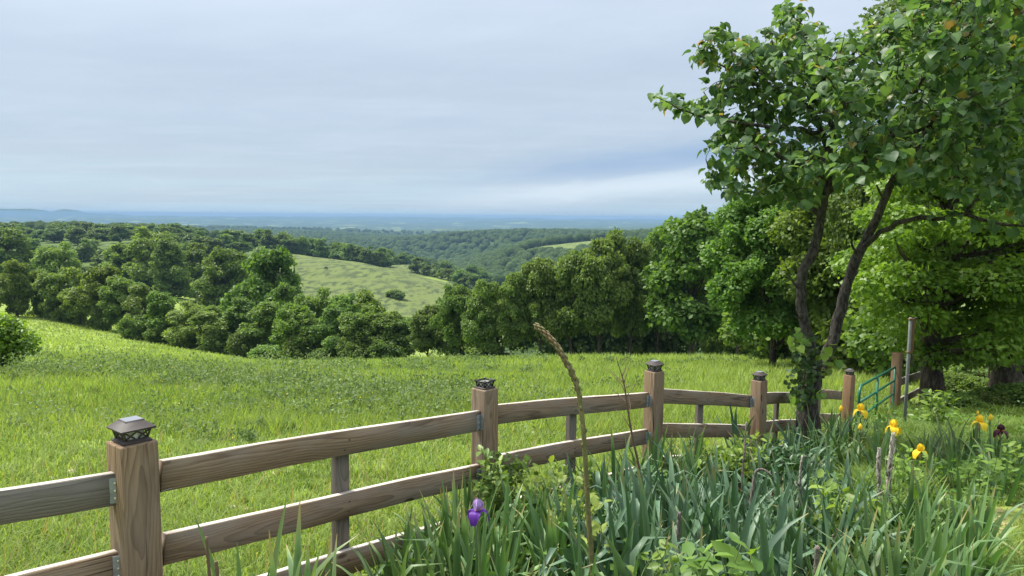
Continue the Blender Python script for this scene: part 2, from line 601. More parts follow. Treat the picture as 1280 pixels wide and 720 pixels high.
def spike_mat():
    b = NT('budded_spike_skin')
    r = b.attr('rnd')
    tc = b.n('TexCoord').outputs['Object']
    f = b.noise(tc, 60, 3)
    c = b.mix(r, (0.075, 0.10, 0.025), (0.14, 0.09, 0.05))
    c = b.mix(b.sstep(f, 0.45, 0.75), c, (0.19, 0.15, 0.07))
    return b.done(b.principled(c, 0.6, 0.3))


M['spike'] = spike_mat()


def ground_mat():
    b = NT('meadow_ground')
    pos = b.n('NewGeometry').outputs['Position']
    n1 = b.noise(pos, 0.35, 4, 0.6)
    n2 = b.noise(pos, 3.0, 4, 0.65)
    n3 = b.noise(pos, 0.045, 3, 0.55)
    c = b.mix(b.sstep(n1, 0.3, 0.7), (0.13, 0.195, 0.037), (0.22, 0.28, 0.06))
    c = b.mix(b.math('MULTIPLY', b.sstep(n2, 0.45, 0.7), 0.5), c, (0.085, 0.125, 0.03))
    c = b.mix(b.math('MULTIPLY', b.sstep(n3, 0.5, 0.72), 0.5), c, (0.20, 0.24, 0.075))
    # clump-mottled cow pasture
    past = b.attr('pasture')
    m1 = b.noise(b.mapping(pos, (1.0, 0.30, 1)), 0.30, 4, 0.65)
    pc = b.mix(b.sstep(m1, 0.45, 0.60), (0.108, 0.138, 0.040), (0.042, 0.060, 0.026))
    pc = b.mix(b.math('MULTIPLY', b.sstep(n3, 0.45, 0.6), 0.4), pc, (0.105, 0.130, 0.045))
    c = b.mix(past, c, pc)
    # wooded far ground
    wood = b.attr('wood')
    w1 = b.noise(pos, 0.035, 4, 0.7)
    w2 = b.noise(pos, 0.0045, 3, 0.6)
    wc = b.mix(b.sstep(w1, 0.35, 0.68), (0.022, 0.042, 0.016), (0.075, 0.115, 0.035))
    open_f = b.math('MULTIPLY', b.sstep(w2, 0.605, 0.63), b.attr('farland'))
    wc = b.mix(open_f, wc, (0.24, 0.28, 0.10))
    c = b.mix(wood, c, wc)
    # bare soil
    soil = b.attr('soil')
    s1 = b.noise(pos, 14.0, 5, 0.7)
    scol = b.mix(s1, (0.05, 0.035, 0.022), (0.17, 0.125, 0.08))
    c = b.mix(b.sstep(b.math('ADD', soil, b.math('MULTIPLY_ADD', n2, 0.8, -0.4)), 0.35, 0.65), c, scol)
    h = b.noise(pos, 8.0, 4, 0.7)
    hw = b.noise(pos, 0.09, 3, 0.7)
    bn = b.bump(h, 0.5, 0.05)
    nd = b.n('Bump')
    b.set(nd.inputs['Strength'], b.math('MULTIPLY', wood, 1.0))
    nd.inputs['Distance'].default_value = 9.0
    b.set(nd.inputs['Height'], hw)
    b.set(nd.inputs['Normal'], bn)
    return b.done(b.principled(c, 0.9, 0.08, 0, nd.outputs[0]))


M['ground'] = ground_mat()


# ------------------------------------------------------------------ ground mesh
def in_poly(x, y, poly):
    c = np.zeros(np.shape(x), bool)
    n = len(poly)
    for i in range(n):
        x1, y1 = poly[i]
        x2, y2 = poly[(i + 1) % n]
        k = ((y1 > y) != (y2 > y)) & (x < (x2 - x1) * (y - y1) / (y2 - y1 + 1e-12) + x1)
        c ^= k
    return c


PASTURE = [(330, 232), (335, 470), (420, 470), (500, 450), (560, 420), (640, 400), (640, 235)]        # (px, depth)
PASTURE_B = [(470, 480), (480, 600), (560, 610), (625, 560), (620, 480)]
PASTURE_C = [(650, 925), (664, 985), (735, 1035), (775, 1030), (785, 880), (700, 870)]


def build_ground():
    ang = np.unique(np.round(np.concatenate([np.arange(-180, -44, 6.0), np.arange(-44, 44.01, 0.22), np.arange(46, 180, 6.0)]), 4))
    rad = np.concatenate([[0.4], np.exp(np.linspace(math.log(0.9), math.log(13400), 300))])
    a = np.radians(ang)
    Rg, Ag = np.meshgrid(rad, a, indexing='ij')
    X, Y = (Rg * np.sin(Ag)).ravel(), (Rg * np.cos(Ag)).ravel()
    Z = zg(X, Y)
    nr, na = len(rad), len(ang)
    i = np.arange(nr - 1)[:, None] * na
    j = np.arange(na)[None]
    k = (j + 1) % na
    Q = np.stack([i + j, i + k, i + na + k, i + na + j], -1).reshape(-1, 4)
    V = np.stack([X, Y, Z], -1)
    V = np.concatenate([V, [[0, 0, zg1(0, 0.01)]]])
    c = len(V) - 1
    j = np.arange(na)
    T = np.stack([np.full(na, c), (j + 1) % na, j], -1)
    Yc = np.where(np.abs(Y) < 1e-3, 1e-3, Y)
    px = np.where(Y > 0, X / Yc * F + 640, -9999)
    past = in_poly(px, Y, PASTURE) | in_poly(px, Y, PASTURE_B)
    pastc = in_poly(px, Y, PASTURE_C)
    wood = sst(np.hypot(X, Y), 560, 640)
    wood = np.where(past | pastc, 0, wood)
    wood = np.maximum(wood, ((px > 560) & (Y > 68) & (Y < 700) & ~past) * 1.0)
    wood = np.maximum(wood, ((px < 330) & (Y > 255)) * 0.8)
    farland = sst(np.hypot(X, Y), 2600, 3300)
    side = fence_side(X, Y)
    bed = sst(side, 0.0, 0.25) * (1 - sst(side, 1.9, 2.6)) * sst(Y, 1.4, 2.2) * (1 - sst(Y, 10.5, 12))
    soil = np.clip(bed, 0, 1) * 0.95
    # worn bare strip in the left slope, and litter under the right-hand trees
    px0, y0 = 85, 455
    cx, cy = P(80, 452, 46)[:2]
    dx, dy = X - cx, Y - cy
    soil = np.maximum(soil, 0.75 * np.exp(-((dx * 0.25 - dy * 0.10) ** 2) * 0.5 - (dy * 0.35 + dx * 0.25) ** 2))
    sh = np.exp(-(((X - 11.5) / 5) ** 2 + ((Y - 18) / 6) ** 2))
    soil = np.maximum(soil, sh * 0.55)
    yard = sst(px, 1085, 1130) * sst(Y, 3.9, 4.4) * (1 - sst(Y, 5.8, 6.5))
    soil = np.maximum(soil, yard * 0.42)
    one = lambda q: np.concatenate([q, [0.0]])
    me = mk_mesh('ground', V, [Q, T], None, True, {'pasture': one(past * 1.0 + pastc * 0.75), 'wood': one(wood), 'farland': one(farland), 'soil': one(soil)})
    o = obj('ground', me, M['ground'])
    tag(o, None, None, None, 'structure')


build_ground()

# distant blue hills on the skyline
def far_hill(name, px0, px1, Y, prof, base):
    n = 60
    xs = np.linspace(px0, px1, n)
    ys = np.interp(xs, [p[0] for p in prof], [p[1] for p in prof])
    ys = ys + (vnoise(xs * 0.11, xs * 0 + 3.3) - 0.5) * 0.7
    rows = []
    m = 9
    for k in range(m):
        f = k / (m - 1)
        h = math.sin(f * math.pi) ** 0.8
        D = Y * (0.94 + 0.12 * f)
        pts = []
        for x, y in zip(xs, ys):
            top = P(x, y, Y)
            bot = P(x, base, Y)
            q = P(x, 300, D)
            pts.append((q[0], q[1], bot[2] + (top[2] - bot[2]) * h))
        rows.append(pts)
    V = np.array(rows).reshape(-1, 3)
    i = np.arange(m - 1)[:, None] * n
    j = np.arange(n - 1)[None]
    Q = np.stack([i + j, i + j + 1, i + n + j + 1, i + n + j], -1).reshape(-1, 4)
    b = obj(name, mk_mesh(name, V, [Q], None, True, {'wood': np.ones(len(V))}), M['ground'])
    tag(b, None, None, None, 'structure')


far_hill('hills', -140, 190, 12200, [(-140, 270), (-60, 268), (20, 266.5), (52, 267), (66, 264.5), (76, 262.2), (86, 261.6), (98, 263), (114, 266.5), (150, 267.5), (190, 272)], 276)
far_hill('hills', -240, 75, 13000, [(-240, 261), (-100, 261.2), (0, 261.2), (40, 261), (56, 262.3), (68, 265), (75, 267)], 276)


# ------------------------------------------------------------------ leaf templates
T_CLUMP = np.array([(0, -0.1, 0), (0.42, 0.25, 0.05), (0.30, 0.80, -0.06), (-0.12, 1.0, 0.0), (-0.45, 0.45, 0.07)], float)
TF_CLUMP = [np.array([(0, 1, 2), (0, 2, 3), (0, 3, 4)])]
T_OVAL = np.array([(0, 0, 0), (0.26, 0.33, 0.07), (0.20, 0.72, 0.04), (0, 1.0, -0.10), (-0.20, 0.72, 0.04), (-0.26, 0.33, 0.07), (0, 0.5, -0.015)], float)
TF_OVAL = [np.array([(0, 1, 6), (1, 2, 6), (2, 3, 6), (3, 4, 6), (4, 5, 6), (5, 0, 6)])]
T_DIA = np.array([(0, 0, 0), (0.24, 0.45, 0.05), (0, 1.0, -0.04), (-0.24, 0.45, 0.05)], float)
TF_DIA = [np.array([(0, 1, 2), (0, 2, 3)])]
# oak leaf: lobed
T_OAK = np.array([(0, 0, 0), (0.10, 0.18, 0.01), (0.30, 0.36, 0.05), (0.17, 0.50, 0.02), (0.36, 0.70, 0.05), (0.15, 0.80, 0), (0, 1.0, -0.06),
                  (-0.15, 0.80, 0), (-0.36, 0.70, 0.05), (-0.17, 0.50, 0.02), (-0.30, 0.36, 0.05), (-0.10, 0.18, 0.01)], float)
TF_OAK = [np.array([(0, 1, 11), (1, 9, 11), (1, 3, 9), (1, 2, 3), (9, 10, 11), (3, 5, 9), (5, 7, 9), (3, 4, 5), (7, 8, 9), (5, 6, 7)])]
# heart-shaped redbud leaf, folded along the midrib, tip drooping
T_HEART = np.array([(0, 0.06, 0), (0.20, -0.08, 0.05), (0.44, 0.05, 0.10), (0.52, 0.34, 0.11), (0.38, 0.66, 0.05), (0, 1.0, -0.12),
                    (-0.38, 0.66, 0.05), (-0.52, 0.34, 0.11), (-0.44, 0.05, 0.10), (-0.20, -0.08, 0.05), (0, 0.5, 0.0)], float)
TF_HEART = [np.array([(0, 1, 2), (0, 2, 3), (0, 3, 10), (10, 3, 4), (10, 4, 5), (10, 5, 6), (10, 6, 7), (10, 7, 0), (0, 7, 8), (0, 8, 9)])]


def rand_unit(n, g):
    v = g.normal(size=(n, 3))
    return nrm(v)


def leaf_shell(g, lobes, n_tot, leaf, T=T_CLUMP, TF=TF_CLUMP, up=0.5, jit=0.6, bottom=0.55, out=0.12):
    """leaves spread over the shells of many small lobes"""
    lob = np.array([l[0] for l in lobes], float)
    rad = np.array([l[1] for l in lobes], float)
    wgt = (rad[:, 0] * rad[:, 1] + rad[:, 1] * rad[:, 2] + rad[:, 0] * rad[:, 2])
    idx = g.choice(len(lob), size=int(n_tot), p=wgt / wgt.sum())
    d = rand_unit(len(idx), g)
    flip = (d[:, 2] < -0.1) & (g.random(len(idx)) > bottom)
    d[flip, 2] *= -1
    r = 0.70 + 0.34 * g.random(len(idx)) ** 0.7
    far = g.random(len(idx)) < out
    r[far] += 0.30 * g.random(far.sum())
    pos = lob[idx] + d * rad[idx] * r[:, None]
    nor = nrm(d * 0.55 + np.array([0, 0, up]) + g.normal(size=d.shape) * jit)
    yd = nrm(np.cross(nor, rand_unit(len(idx), g)) + d * 0.4 + np.array([0, 0, -0.25]))
    R = frames(yd, nor)
    s = leaf * (0.65 + 0.7 * g.random(len(idx)))
    V, fs = scatter(T, TF, pos, R, s)
    lr = g.random(len(lob))
    rn = np.clip(lr[idx] * 0.45 + g.random(len(idx)) * 0.55, 0, 1)
    return V, fs, np.repeat(rn, len(T))


def crown_lobes(g, h, w, z0, n, shape, lob=0.21):
    """lobe centres filling an uneven crown of height h-z0 and width w"""
    L = []
    ch = h - z0
    lean = g.normal(size=2) * 0.06 * w
    k = 0
    while len(L) < n and k < n * 30:
        k += 1
        u = g.random()
        if shape == 'round':
            prof = math.sin(math.pi * (0.10 + 0.84 * u)) ** 0.6
        elif shape == 'tall':
            prof = (1 - u) ** 0.45 * min(1, 0.55 + u * 2.2)
        elif shape == 'spread':
            prof = math.sin(math.pi * (0.16 + 0.72 * u)) ** 0.5 * (0.75 + 0.35 * math.sin(u * 9 + lean[0] * 20))
        else:
            prof = (1 - u) ** 0.8
        a = g.random() * 2 * math.pi
        rr = prof * (0.5 * w) * (0.35 + 0.65 * g.random() ** 0.4) * 0.84
        rr *= 0.86 + 0.26 * math.sin(a * 2 + lean[1] * 40) * (g.random() * 0.5 + 0.5)
        r = lob * w * (0.65 + 0.7 * g.random()) * (0.7 + 0.3 * prof)
        c = (lean[0] * u + rr * math.cos(a), lean[1] * u + rr * math.sin(a), z0 + ch * (0.05 + 0.87 * u))
        if c[2] + r * 0.75 > h:
            c = (c[0], c[1], h - r * 0.75)
        L.append((c, (r, r, r * (0.80 + 0.30 * g.random()))))
    return L


def sub_lobes(g, L, k=7, f=0.44):
    out = []
    for c, r in L:
        c, r = np.array(c), np.array(r)
        for _ in range(k):
            d = rand_unit(1, g)[0]
            d[2] = abs(d[2]) * 0.9 - 0.25
            q = f * (0.6 + 0.75 * g.random())
            out.append((tuple(c + d * r * (0.62 + 0.38 * g.random())), tuple(r * q * np.array([1, 1, 0.9]))))
    return out


def limb_VF(acc, p0, p1, r0, r1, g, n=6, bow=0.12, sides=6, rnd=0.5):
    p0, p1 = np.array(p0, float), np.array(p1, float)
    L = np.linalg.norm(p1 - p0)
    t = np.linspace(0, 1, n)[:, None]
    off = g.normal(size=3) * bow * L
    off2 = g.normal(size=3) * bow * 0.5 * L
    pts = p0 + (p1 - p0) * t + off * (t * (1 - t)) * 1.6 + off2 * np.sin(t * math.pi * 2) * 0.5
    V, fs = tube(pts, np.linspace(r0, r1, n), sides, False)
    acc.add(V, fs, rnd)


def tree_meshes(name, seed, h=10.0, w=8.0, z0=1.5, n_lobes=46, n_leaf=7000, leaf=0.34, shape='round', lob=0.21, tr=0.02, dia=False):
    g = np.random.default_rng(seed)
    L = crown_lobes(g, h, w, z0, n_lobes, shape, lob)
    V, fs, rn = leaf_shell(g, sub_lobes(g, L), n_leaf, leaf, T_DIA if dia else T_CLUMP, TF_DIA if dia else TF_CLUMP, 0.45, 0.5, 0.6, 0.2)
    crown = mk_mesh(name + '_crown', V, fs, rn)
    acc = Acc()
    r0 = h * tr
    top = np.array([g.normal() * 0.05 * w, g.normal() * 0.05 * w, h * 0.82])
    zz = np.linspace(0, 1, 9)[:, None]
    pts = np.array([0, 0, -0.3]) + (top - np.array([0, 0, -0.3])) * zz + g.normal(size=(9, 3)) * np.array([0.06, 0.06, 0]) * (zz > 0)
    rad = r0 * (1 - 0.85 * zz[:, 0])
    rad[0] *= 1.5
    Vt, ft = tube(pts, rad, 8, False)
    acc.add(Vt, ft, 0.5)
    for c, r in L[::2]:
        c = np.array(c)
        k = np.clip((c[2] / h) * 0.72, 0.12, 0.8)
        base = np.array([np.interp(k, zz[:, 0], pts[:, i]) for i in range(3)])
        limb_VF(acc, base, c, r0 * 0.42 * (1 - k * 0.6), r0 * 0.06, g)
    trunk = acc.mesh(name + '_trunk', True)
    return trunk, crown


class Kind:
    def __init__(self, tname, mat, seed, **kw):
        self.tname, self.h, self.w = tname, kw.get('h', 10.0), kw.get('w', 8.0)
        t, c = tree_meshes(tname, seed, **kw)
        self.root = bpy.data.objects.new(tname, None)
        self.first = True
        COL.objects.link(self.root)
        obj('trunk', t, M['bark'], self.root)
        obj('crown', c, mat, self.root)

    def place(self, x, y, height, width, label, group, rz=None, cat='tree', g=rng):
        o = self.root if self.first else copy_tree(self.root)
        self.first = False
        o.location = (x, y, zg1(x, y) - 0.05)
        sx = width / self.w
        sz = height / self.h
        o.rotation_euler = (0, 0, g.random() * 6.283 if rz is None else rz)
        o.scale = (sx, sx, sz)
        return tag(o, label, cat, group)


# mid-distance kinds (60-140 m) and far kinds (>170 m)
MID = [Kind('broadleaf_tree', M['tree'], 11 + i, h=10.0, w=8.0, z0=z0, n_lobes=nl, n_leaf=int(nf * 1.3), leaf=0.25, shape=sh, lob=lb)
       for i, (z0, nl, nf, sh, lb) in enumerate([(2.0, 44, 17000, 'round', .17), (2.2, 40, 16000, 'tall', .17), (1.6, 30, 15000, 'spread', .165), (2.0, 58, 17000, 'round', .135), (2.2, 24, 10500, 'spread', .15)])]
HEDGE = [Kind('hedgerow_tree', M['hedge_tree'], 111 + i, h=10.0, w=8.0, z0=0.0, n_lobes=nl, n_leaf=int(nf * 1.3), leaf=0.28, shape=sh, lob=lb)
         for i, (nl, nf, sh, lb) in enumerate([(46, 15000, 'round', .17), (44, 14000, 'tall', .17), (46, 15000, 'spread', .155), (54, 15000, 'round', .145), (32, 10500, 'spread', .15)])]
BRIGHT = [Kind('bright_tree', M['tree_bright'], 31 + i, h=10.0, w=8.0, z0=z0, n_lobes=46, n_leaf=17000, leaf=0.29, shape=sh, lob=.165) for i, (z0, sh) in enumerate([(0.3, 'round'), (0.2, 'tall'), (1.6, 'round')])]
NEARK = [Kind('shade_tree', m, 41 + i, h=10.0, w=8.0, z0=1.6, n_lobes=60, n_leaf=42000, leaf=0.17, shape=sh, lob=.14) for i, (m, sh) in enumerate([(M['tree_bright'], 'round'), (M['tree'], 'spread'), (M['tree'], 'round')])]
FAR = [Kind('distant_tree', M['tree'], 51 + i, h=10.0, w=8.5, z0=0.4, n_lobes=26, n_leaf=4200, leaf=0.55, shape=sh, lob=.2) for i, sh in enumerate(['round', 'spread', 'tall', 'round'])]
CEDAR = Kind('cedar_tree', M['cedar'], 71, h=8.0, w=4.0, z0=0.2, n_lobes=46, n_leaf=5000, leaf=0.34, shape='cone', lob=.17)


def tree_px(kind, px, Y, ytop, wpx, label, group=None):
    q = P(px, ytop, Y)
    h = q[2] - zg1(q[0], q[1]) + 0.05
    return kind.place(q[0], q[1], h, wpx * Y / F, label, group)


# --- tree line along the far edge of the meadow
G1 = 'trees of the wood edge beyond the meadow'
line = [  # px, depth, top y, width px, kind, label
    (505, 76, 398, 50, 0, 'low rounded tree at the tapering start of the dark wood edge beyond the meadow'),
    (536, 72, 383, 58, 3, 'small dark tree second from the tapering end of the wood edge'),
    (574, 68, 356, 62, 0, 'dark rounded tree where the wood edge starts to climb, just above the lensless post lantern'),
    (606, 66, 349, 58, 2, 'grey-green spreading tree of the wood edge above the post with the broken lantern'),
    (640, 66, 341, 60, 3, 'mid-green tree of the wood edge behind the tip of the tall budded spike'),
    (676, 66, 322, 74, 1, 'tall dark tree of the wood edge directly behind the nodding tip of the spike'),
    (716, 65, 314, 74, 0, 'dense dark tree of the wood edge behind the leafless sapling'),
    (752, 64, 300, 78, 3, 'dark tree of the wood edge rising before the far hilltop pasture'),
    (792, 66, 289, 76, 2, 'tall dark tree of the wood edge behind the third fence post'),
]
for px, Y, yt, wp, k, lab in line:
    tree_px(MID[k], px, Y, yt, wp, lab, G1)
tree_px(BRIGHT[2], 868, 60, 267, 128, 'big round light-green oak standing out at the meadow edge left of the redbud', G1)
tree_px(MID[1], 826, 68, 285, 62, 'dark narrow tree wedged beside the big light-green oak of the wood edge', G1)
tree_px(MID[4], 926, 58, 292, 70, 'loose dark tree between the big light-green oak and the redbud', G1)
GBK = [Kind('wood_tree', M['tree'], 141 + i, h=10.0, w=8.0, z0=0.0, n_lobes=44, n_leaf=12000, leaf=0.34, shape='round', lob=.17) for i in range(3)]
GB = 'dark trees filling the wood behind its edge'
for px, Y, yt, wp in [(566, 86, 378, 50), (625, 84, 358, 80), (690, 82, 335, 80), (735, 80, 318, 80), (775, 80, 306, 80), (815, 84, 300, 80), (850, 86, 290, 80), (905, 80, 283, 90), (950, 78, 275, 90), (1000, 75, 270, 90), (1060, 75, 262, 100)]:
    tree_px(GBK[int(rng.integers(0, 3))], px, Y, yt, wp, 'dark broadleaf tree in the wood behind the front row at the meadow edge', GB)

# --- hedgerow below the left slope
G2 = 'hedgerow trees along the foot of the left slope'
hedge = [
    (17, 122, 328, 42, 'B', 0, 'thin light-green young tree at the open upper end of the hedgerow'),
    (47, 126, 338, 40, 'M', 2, 'grey-green bushy tree second from the upper end of the hedgerow'),
    (72, 122, 337, 46, 'M', 0, 'rounded tree in the upper hedgerow before the tall dark woods'),
    (98, 118, 338, 46, 'M', 4, 'loose olive tree in the upper hedgerow before the pale gap in the woods'),
    (122, 114, 336, 56, 'B', 0, 'lively green spreading tree in the middle of the hedgerow'),
    (150, 112, 347, 50, 'M', 3, 'mid-green tree right of the lively green one in the hedgerow'),
    (180, 108, 357, 50, 'M', 2, 'pale grey-green tree in the hedgerow below the sunlit meadow gap'),
    (206, 104, 368, 54, 'B', 1, 'low bright tree in the hedgerow under the sunlit meadow gap'),
    (234, 100, 380, 54, 'M', 0, 'low dark tree at the dip of the hedgerow right of the meadow gap'),
    (262, 98, 384, 44, 'M', 3, 'squat tree left of the tall bright one in the hedgerow'),
    (294, 94, 376, 62, 'M', 1, 'bushy dark tree in front of the tall bright hedgerow tree'),
    (332, 116, 314, 78, 'B', 0, 'tallest bright green tree of the hedgerow beside the cow pasture'),
    (326, 90, 378, 62, 'M', 2, 'low bushy tree at the foot of the tallest bright hedgerow tree'),
    (362, 96, 358, 54, 'M', 4, 'loose olive-green tree right of the tallest bright hedgerow tree'),
    (395, 86, 362, 56, 'M', 0, 'rounded mid-green tree of the hedgerow below the cow pasture'),
    (428, 82, 369, 52, 'M', 3, 'dark dense tree of the lower hedgerow below the cow pasture'),
    (462, 84, 368, 54, 'B', 1, 'light-green tree near the lower end of the hedgerow'),
    (490, 90, 393, 46, 'M', 2, 'dull green tree where the hedgerow meets the wood edge'),
    (372, 80, 384, 60, 'B', 0, 'small bright bush-like tree at the lowest point of the hedgerow'),
    (414, 78, 386, 58, 'M', 4, 'small olive bush-like tree in the bottom of the hedgerow'),
    (448, 77, 385, 58, 'M', 0, 'small dark bush-like tree right of the olive one in the hedgerow bottom'),
    (260, 94, 390, 56, 'M', 2, 'shrubby tree low in the hedgerow dip before the bright tree'),
    (480, 76, 392, 56, 'M', 3, 'small rounded tree at the lower end of the hedgerow beside the wood edge'),
]
for px, Y, yt, wp, kd, k, lab in hedge:
    tree_px(BRIGHT[k] if kd == 'B' else HEDGE[k], px, Y, yt - 3, wp * 1.12, lab, G2)
GS = 'shrubs under the hedgerow'
shr = Kind('hedgerow_shrub', M['hedge_tree'], 91, h=3.0, w=4.0, z0=0.0, n_lobes=24, n_leaf=5000, leaf=0.22, shape='round', lob=.2)
for i in range(14):
    f = (i + 0.5) / 14
    px = 5 + f * 490 + rng.normal() * 3
    Y = float(np.interp(px, [0, 30, 100, 170, 260, 340, 430, 500], [133, 128, 119, 107, 94, 82, 76, 74])) - 1 + rng.normal() * 1.2
    q = P(px, 420, Y)
    shr.place(q[0], q[1], 2.0 + rng.random() * 1.6, 2.6 + rng.random() * 1.6, 'low green shrub growing along the foot of the hedgerow trees', GS, cat='shrub')
GS2 = 'shrubs under the wood edge'
for i in range(4):
    px = 880 + i * 30 + rng.normal() * 8
    if 690 < px < 860 and rng.random() < 0.6:
        continue
    q = P(px, 420, 66 + rng.normal() * 3)
    shr.place(q[0], q[1], 1.8 + rng.random() * 1.4, 2.4 + rng.random() * 1.4, 'low shrub in the shade under the wood edge', GS2, cat='shrub')

# --- woods on the left ridge and the tree row behind the cow pasture
G3 = 'woodland trees on the ridge behind the hedgerow'
special = [
    (8, 235, 283, 66, 3, 'big dark round tree standing at the edge of the ridge woods above the hedgerow end'),
    (72, 195, 302, 54, 0, 'dark dense tree in front of the ridge woods above the upper hedgerow'),
    (186, 235, 283, 64, 0, 'tall broad tree standing highest in the middle of the ridge woods'),
    (214, 215, 298, 58, 1, 'tall dark tree with a narrow top in the ridge woods above the meadow gap'),
    (150, 240, 303, 50, 3, 'rounded tree of the ridge woods left of the tall broad one'),
    (240, 230, 302, 52, 2, 'dark spreading tree at the back of the sunlit meadow gap'),
    (282, 175, 308, 74, 3, 'broad dark tree at the end of the ridge woods beside the tall bright hedgerow tree'),
    (308, 190, 318, 50, 0, 'dark tree tucked behind the tall bright hedgerow tree'),
]
for px, Y, yt, wp, k, lab in special:
    tree_px(HEDGE[k], px, Y, yt, wp, lab, G3)
q = P(252, 330, 200)
CEDAR.place(q[0], q[1], 7.5, 6.0, 'dark pointed cedar at the back corner of the sunlit meadow gap', G3)
cnt = 0
g3 = np.random.default_rng(5)
while cnt < 92:
    px = -70 + 400 * g3.random()
    Y = 250 + 370 * g3.random() ** 0.8
    if Y < 300 and (95 < px < 128 or 195 < px < 262):
        continue
    q = P(px, 330, Y)
    FAR[int(g3.integers(0, 4))].place(q[0], q[1], 7.5 + 4.0 * g3.random(), 10 + 5 * g3.random(), 'broadleaf tree among the many crowns of the left ridge woods', 'crowded trees of the left ridge woods', g=g3)
    cnt += 1
G4 = 'tree row behind the cow pasture'
cnt = 0
while cnt < 96:
    px = 325 + 290 * g3.random()
    Yc = float(np.interp(px, [325, 440, 478, 492, 620], [478, 480, 482, 605, 600]))
    Y = Yc + 45 * g3.random()
    q = P(px, 330, Y)
    FAR[int(g3.integers(0, 4))].place(q[0], q[1], 9 + 5 * g3.random(), 10 + 4 * g3.random(), 'dark tree in the long row along the top of the cow pasture', G4, g=g3)
    cnt += 1
for px, Y, h in [(522, 500, 11), (534, 492, 7), (544, 488, 6), (552, 480, 7), (560, 470, 8), (567, 466, 6)]:
    q = P(px, 330, Y)
    FAR[int(g3.integers(0, 4))].place(q[0], q[1], h, h * 1.15, 'small tree in the clump on the second, smaller hill pasture', 'clump on the second pasture', g=g3)
for px, Y, h in [(575, 430, 9), (584, 424, 8), (594, 420, 9), (604, 420, 8)]:
    q = P(px, 330, Y)
    FAR[int(g3.integers(0, 4))].place(q[0], q[1], h, h * 1.15, 'tree of the little group at the low end of the second pasture', 'group at the low end of the second pasture', g=g3)
for px, Y, h in [(494, 300, 3.6), (500, 297, 3), (486, 303, 2.2)]:
    q = P(px, 330, Y)
    shr.place(q[0], q[1], h, h * 1.6, 'pale shrub standing on the lower slope of the cow pasture', 'pale shrubs on the cow pasture', cat='shrub', g=g3)
for px, Y, h in [(96, 180, 6), (120, 185, 7), (140, 178, 7), (165, 172, 7)]:
    q = P(px, 330, Y)
    MID[int(g3.integers(0, 5))].place(q[0], q[1], h, h * 1.3, 'tree standing loose between the hedgerow and the ridge woods', 'loose trees between hedgerow and ridge woods', g=g3)

# --- near bush at the left picture edge
nb = Kind('leafy_bush', M['oak_near'], 97, h=3.0, w=3.2, z0=0.0, n_lobes=34, n_leaf=9000, leaf=0.15, shape='round', lob=.20)
q = P(-8, 392, 24)
nb.place(q[0], q[1], q[2] - zg1(q[0], q[1]), 2.3, 'bright leafy bush on the near slope cut by the picture edge', None, cat='bush')


# --- distant forest: a far-off wood that reads as one mass
def far_forest():
    import bmesh
    bm = bmesh.new()
    bmesh.ops.create_icosphere(bm, subdivisions=2, radius=1)
    bm.verts.index_update()
    S = np.array([v.co[:] for v in bm.verts])
    Fc = np.array([[v.index for v in f.verts] for f in bm.faces])
    bm.free()
    g = np.random.default_rng(17)
    n = 15000
    px = -60 + 1040 * g.random(n)
    Y = 620 * np.exp(g.random(n) ** 0.9 * math.log(3300 / 620))
    X = (px - 640) / F * Y
    keep = ~in_poly(px, Y, PASTURE_C)
    keep &= ~((px < 330) & (Y < 640))
    X, Y = X[keep], Y[keep]
    Z = zg(X, Y)
    n = len(X)
    # a dozen lumpy crown variants
    acc = Acc()
    var = []
    for k in range(10):
        d = np.ones(len(S))
        for _ in range(14):
            c = rand_unit(1, g)[0]
            d += 0.20 * np.exp(-((S - c) ** 2).sum(1) / 0.16) * g.random()
        d *= 1 + g.normal(size=len(S)) * 0.05
        var.append(S * d[:, None])
    r = 5.6 + 3.0 * g.random(n)
    ks = g.integers(0, 10, n)
    for k in range(10):
        m = ks == k
        N = m.sum()
        a = g.random(N) * 6.283
        c, s = np.cos(a), np.sin(a)
        R = np.zeros((N, 3, 3))
        R[:, 0, 0], R[:, 0, 1], R[:, 1, 0], R[:, 1, 1], R[:, 2, 2] = c, -s, s, c, 1
        pos = np.stack([X[m], Y[m], Z[m] + 4.0], -1)
        V, fs = scatter(var[k], [Fc], pos, R, r[m])
        acc.add(V, fs, np.repeat(np.clip(g.random(N) * 0.8 + 0.1, 0, 1), len(S)))
    o = obj('distant_forest', acc.mesh('distant_forest', True), M['farcrown'])
    tag(o, 'continuous dark green forest covering the valley sides and far hills', 'forest', None, 'stuff')


def farcrown_mat():
    b = NT('far_canopy')
    r = b.attr('rnd')
    pos = b.n('NewGeometry').outputs['Position']
    f = b.noise(pos, 0.55, 3, 0.7)
    c = b.mix(r, (0.030, 0.058, 0.018), (0.085, 0.125, 0.036))
    c = b.mix(b.sstep(f, 0.35, 0.65), tuple(x * 0.7 for x in (0.030, 0.052, 0.018)), c)
    return b.done(b.principled(c, 0.9, 0.05, 0, b.bump(f, 1.0, 1.6)))


M['farcrown'] = farcrown_mat()
far_forest()

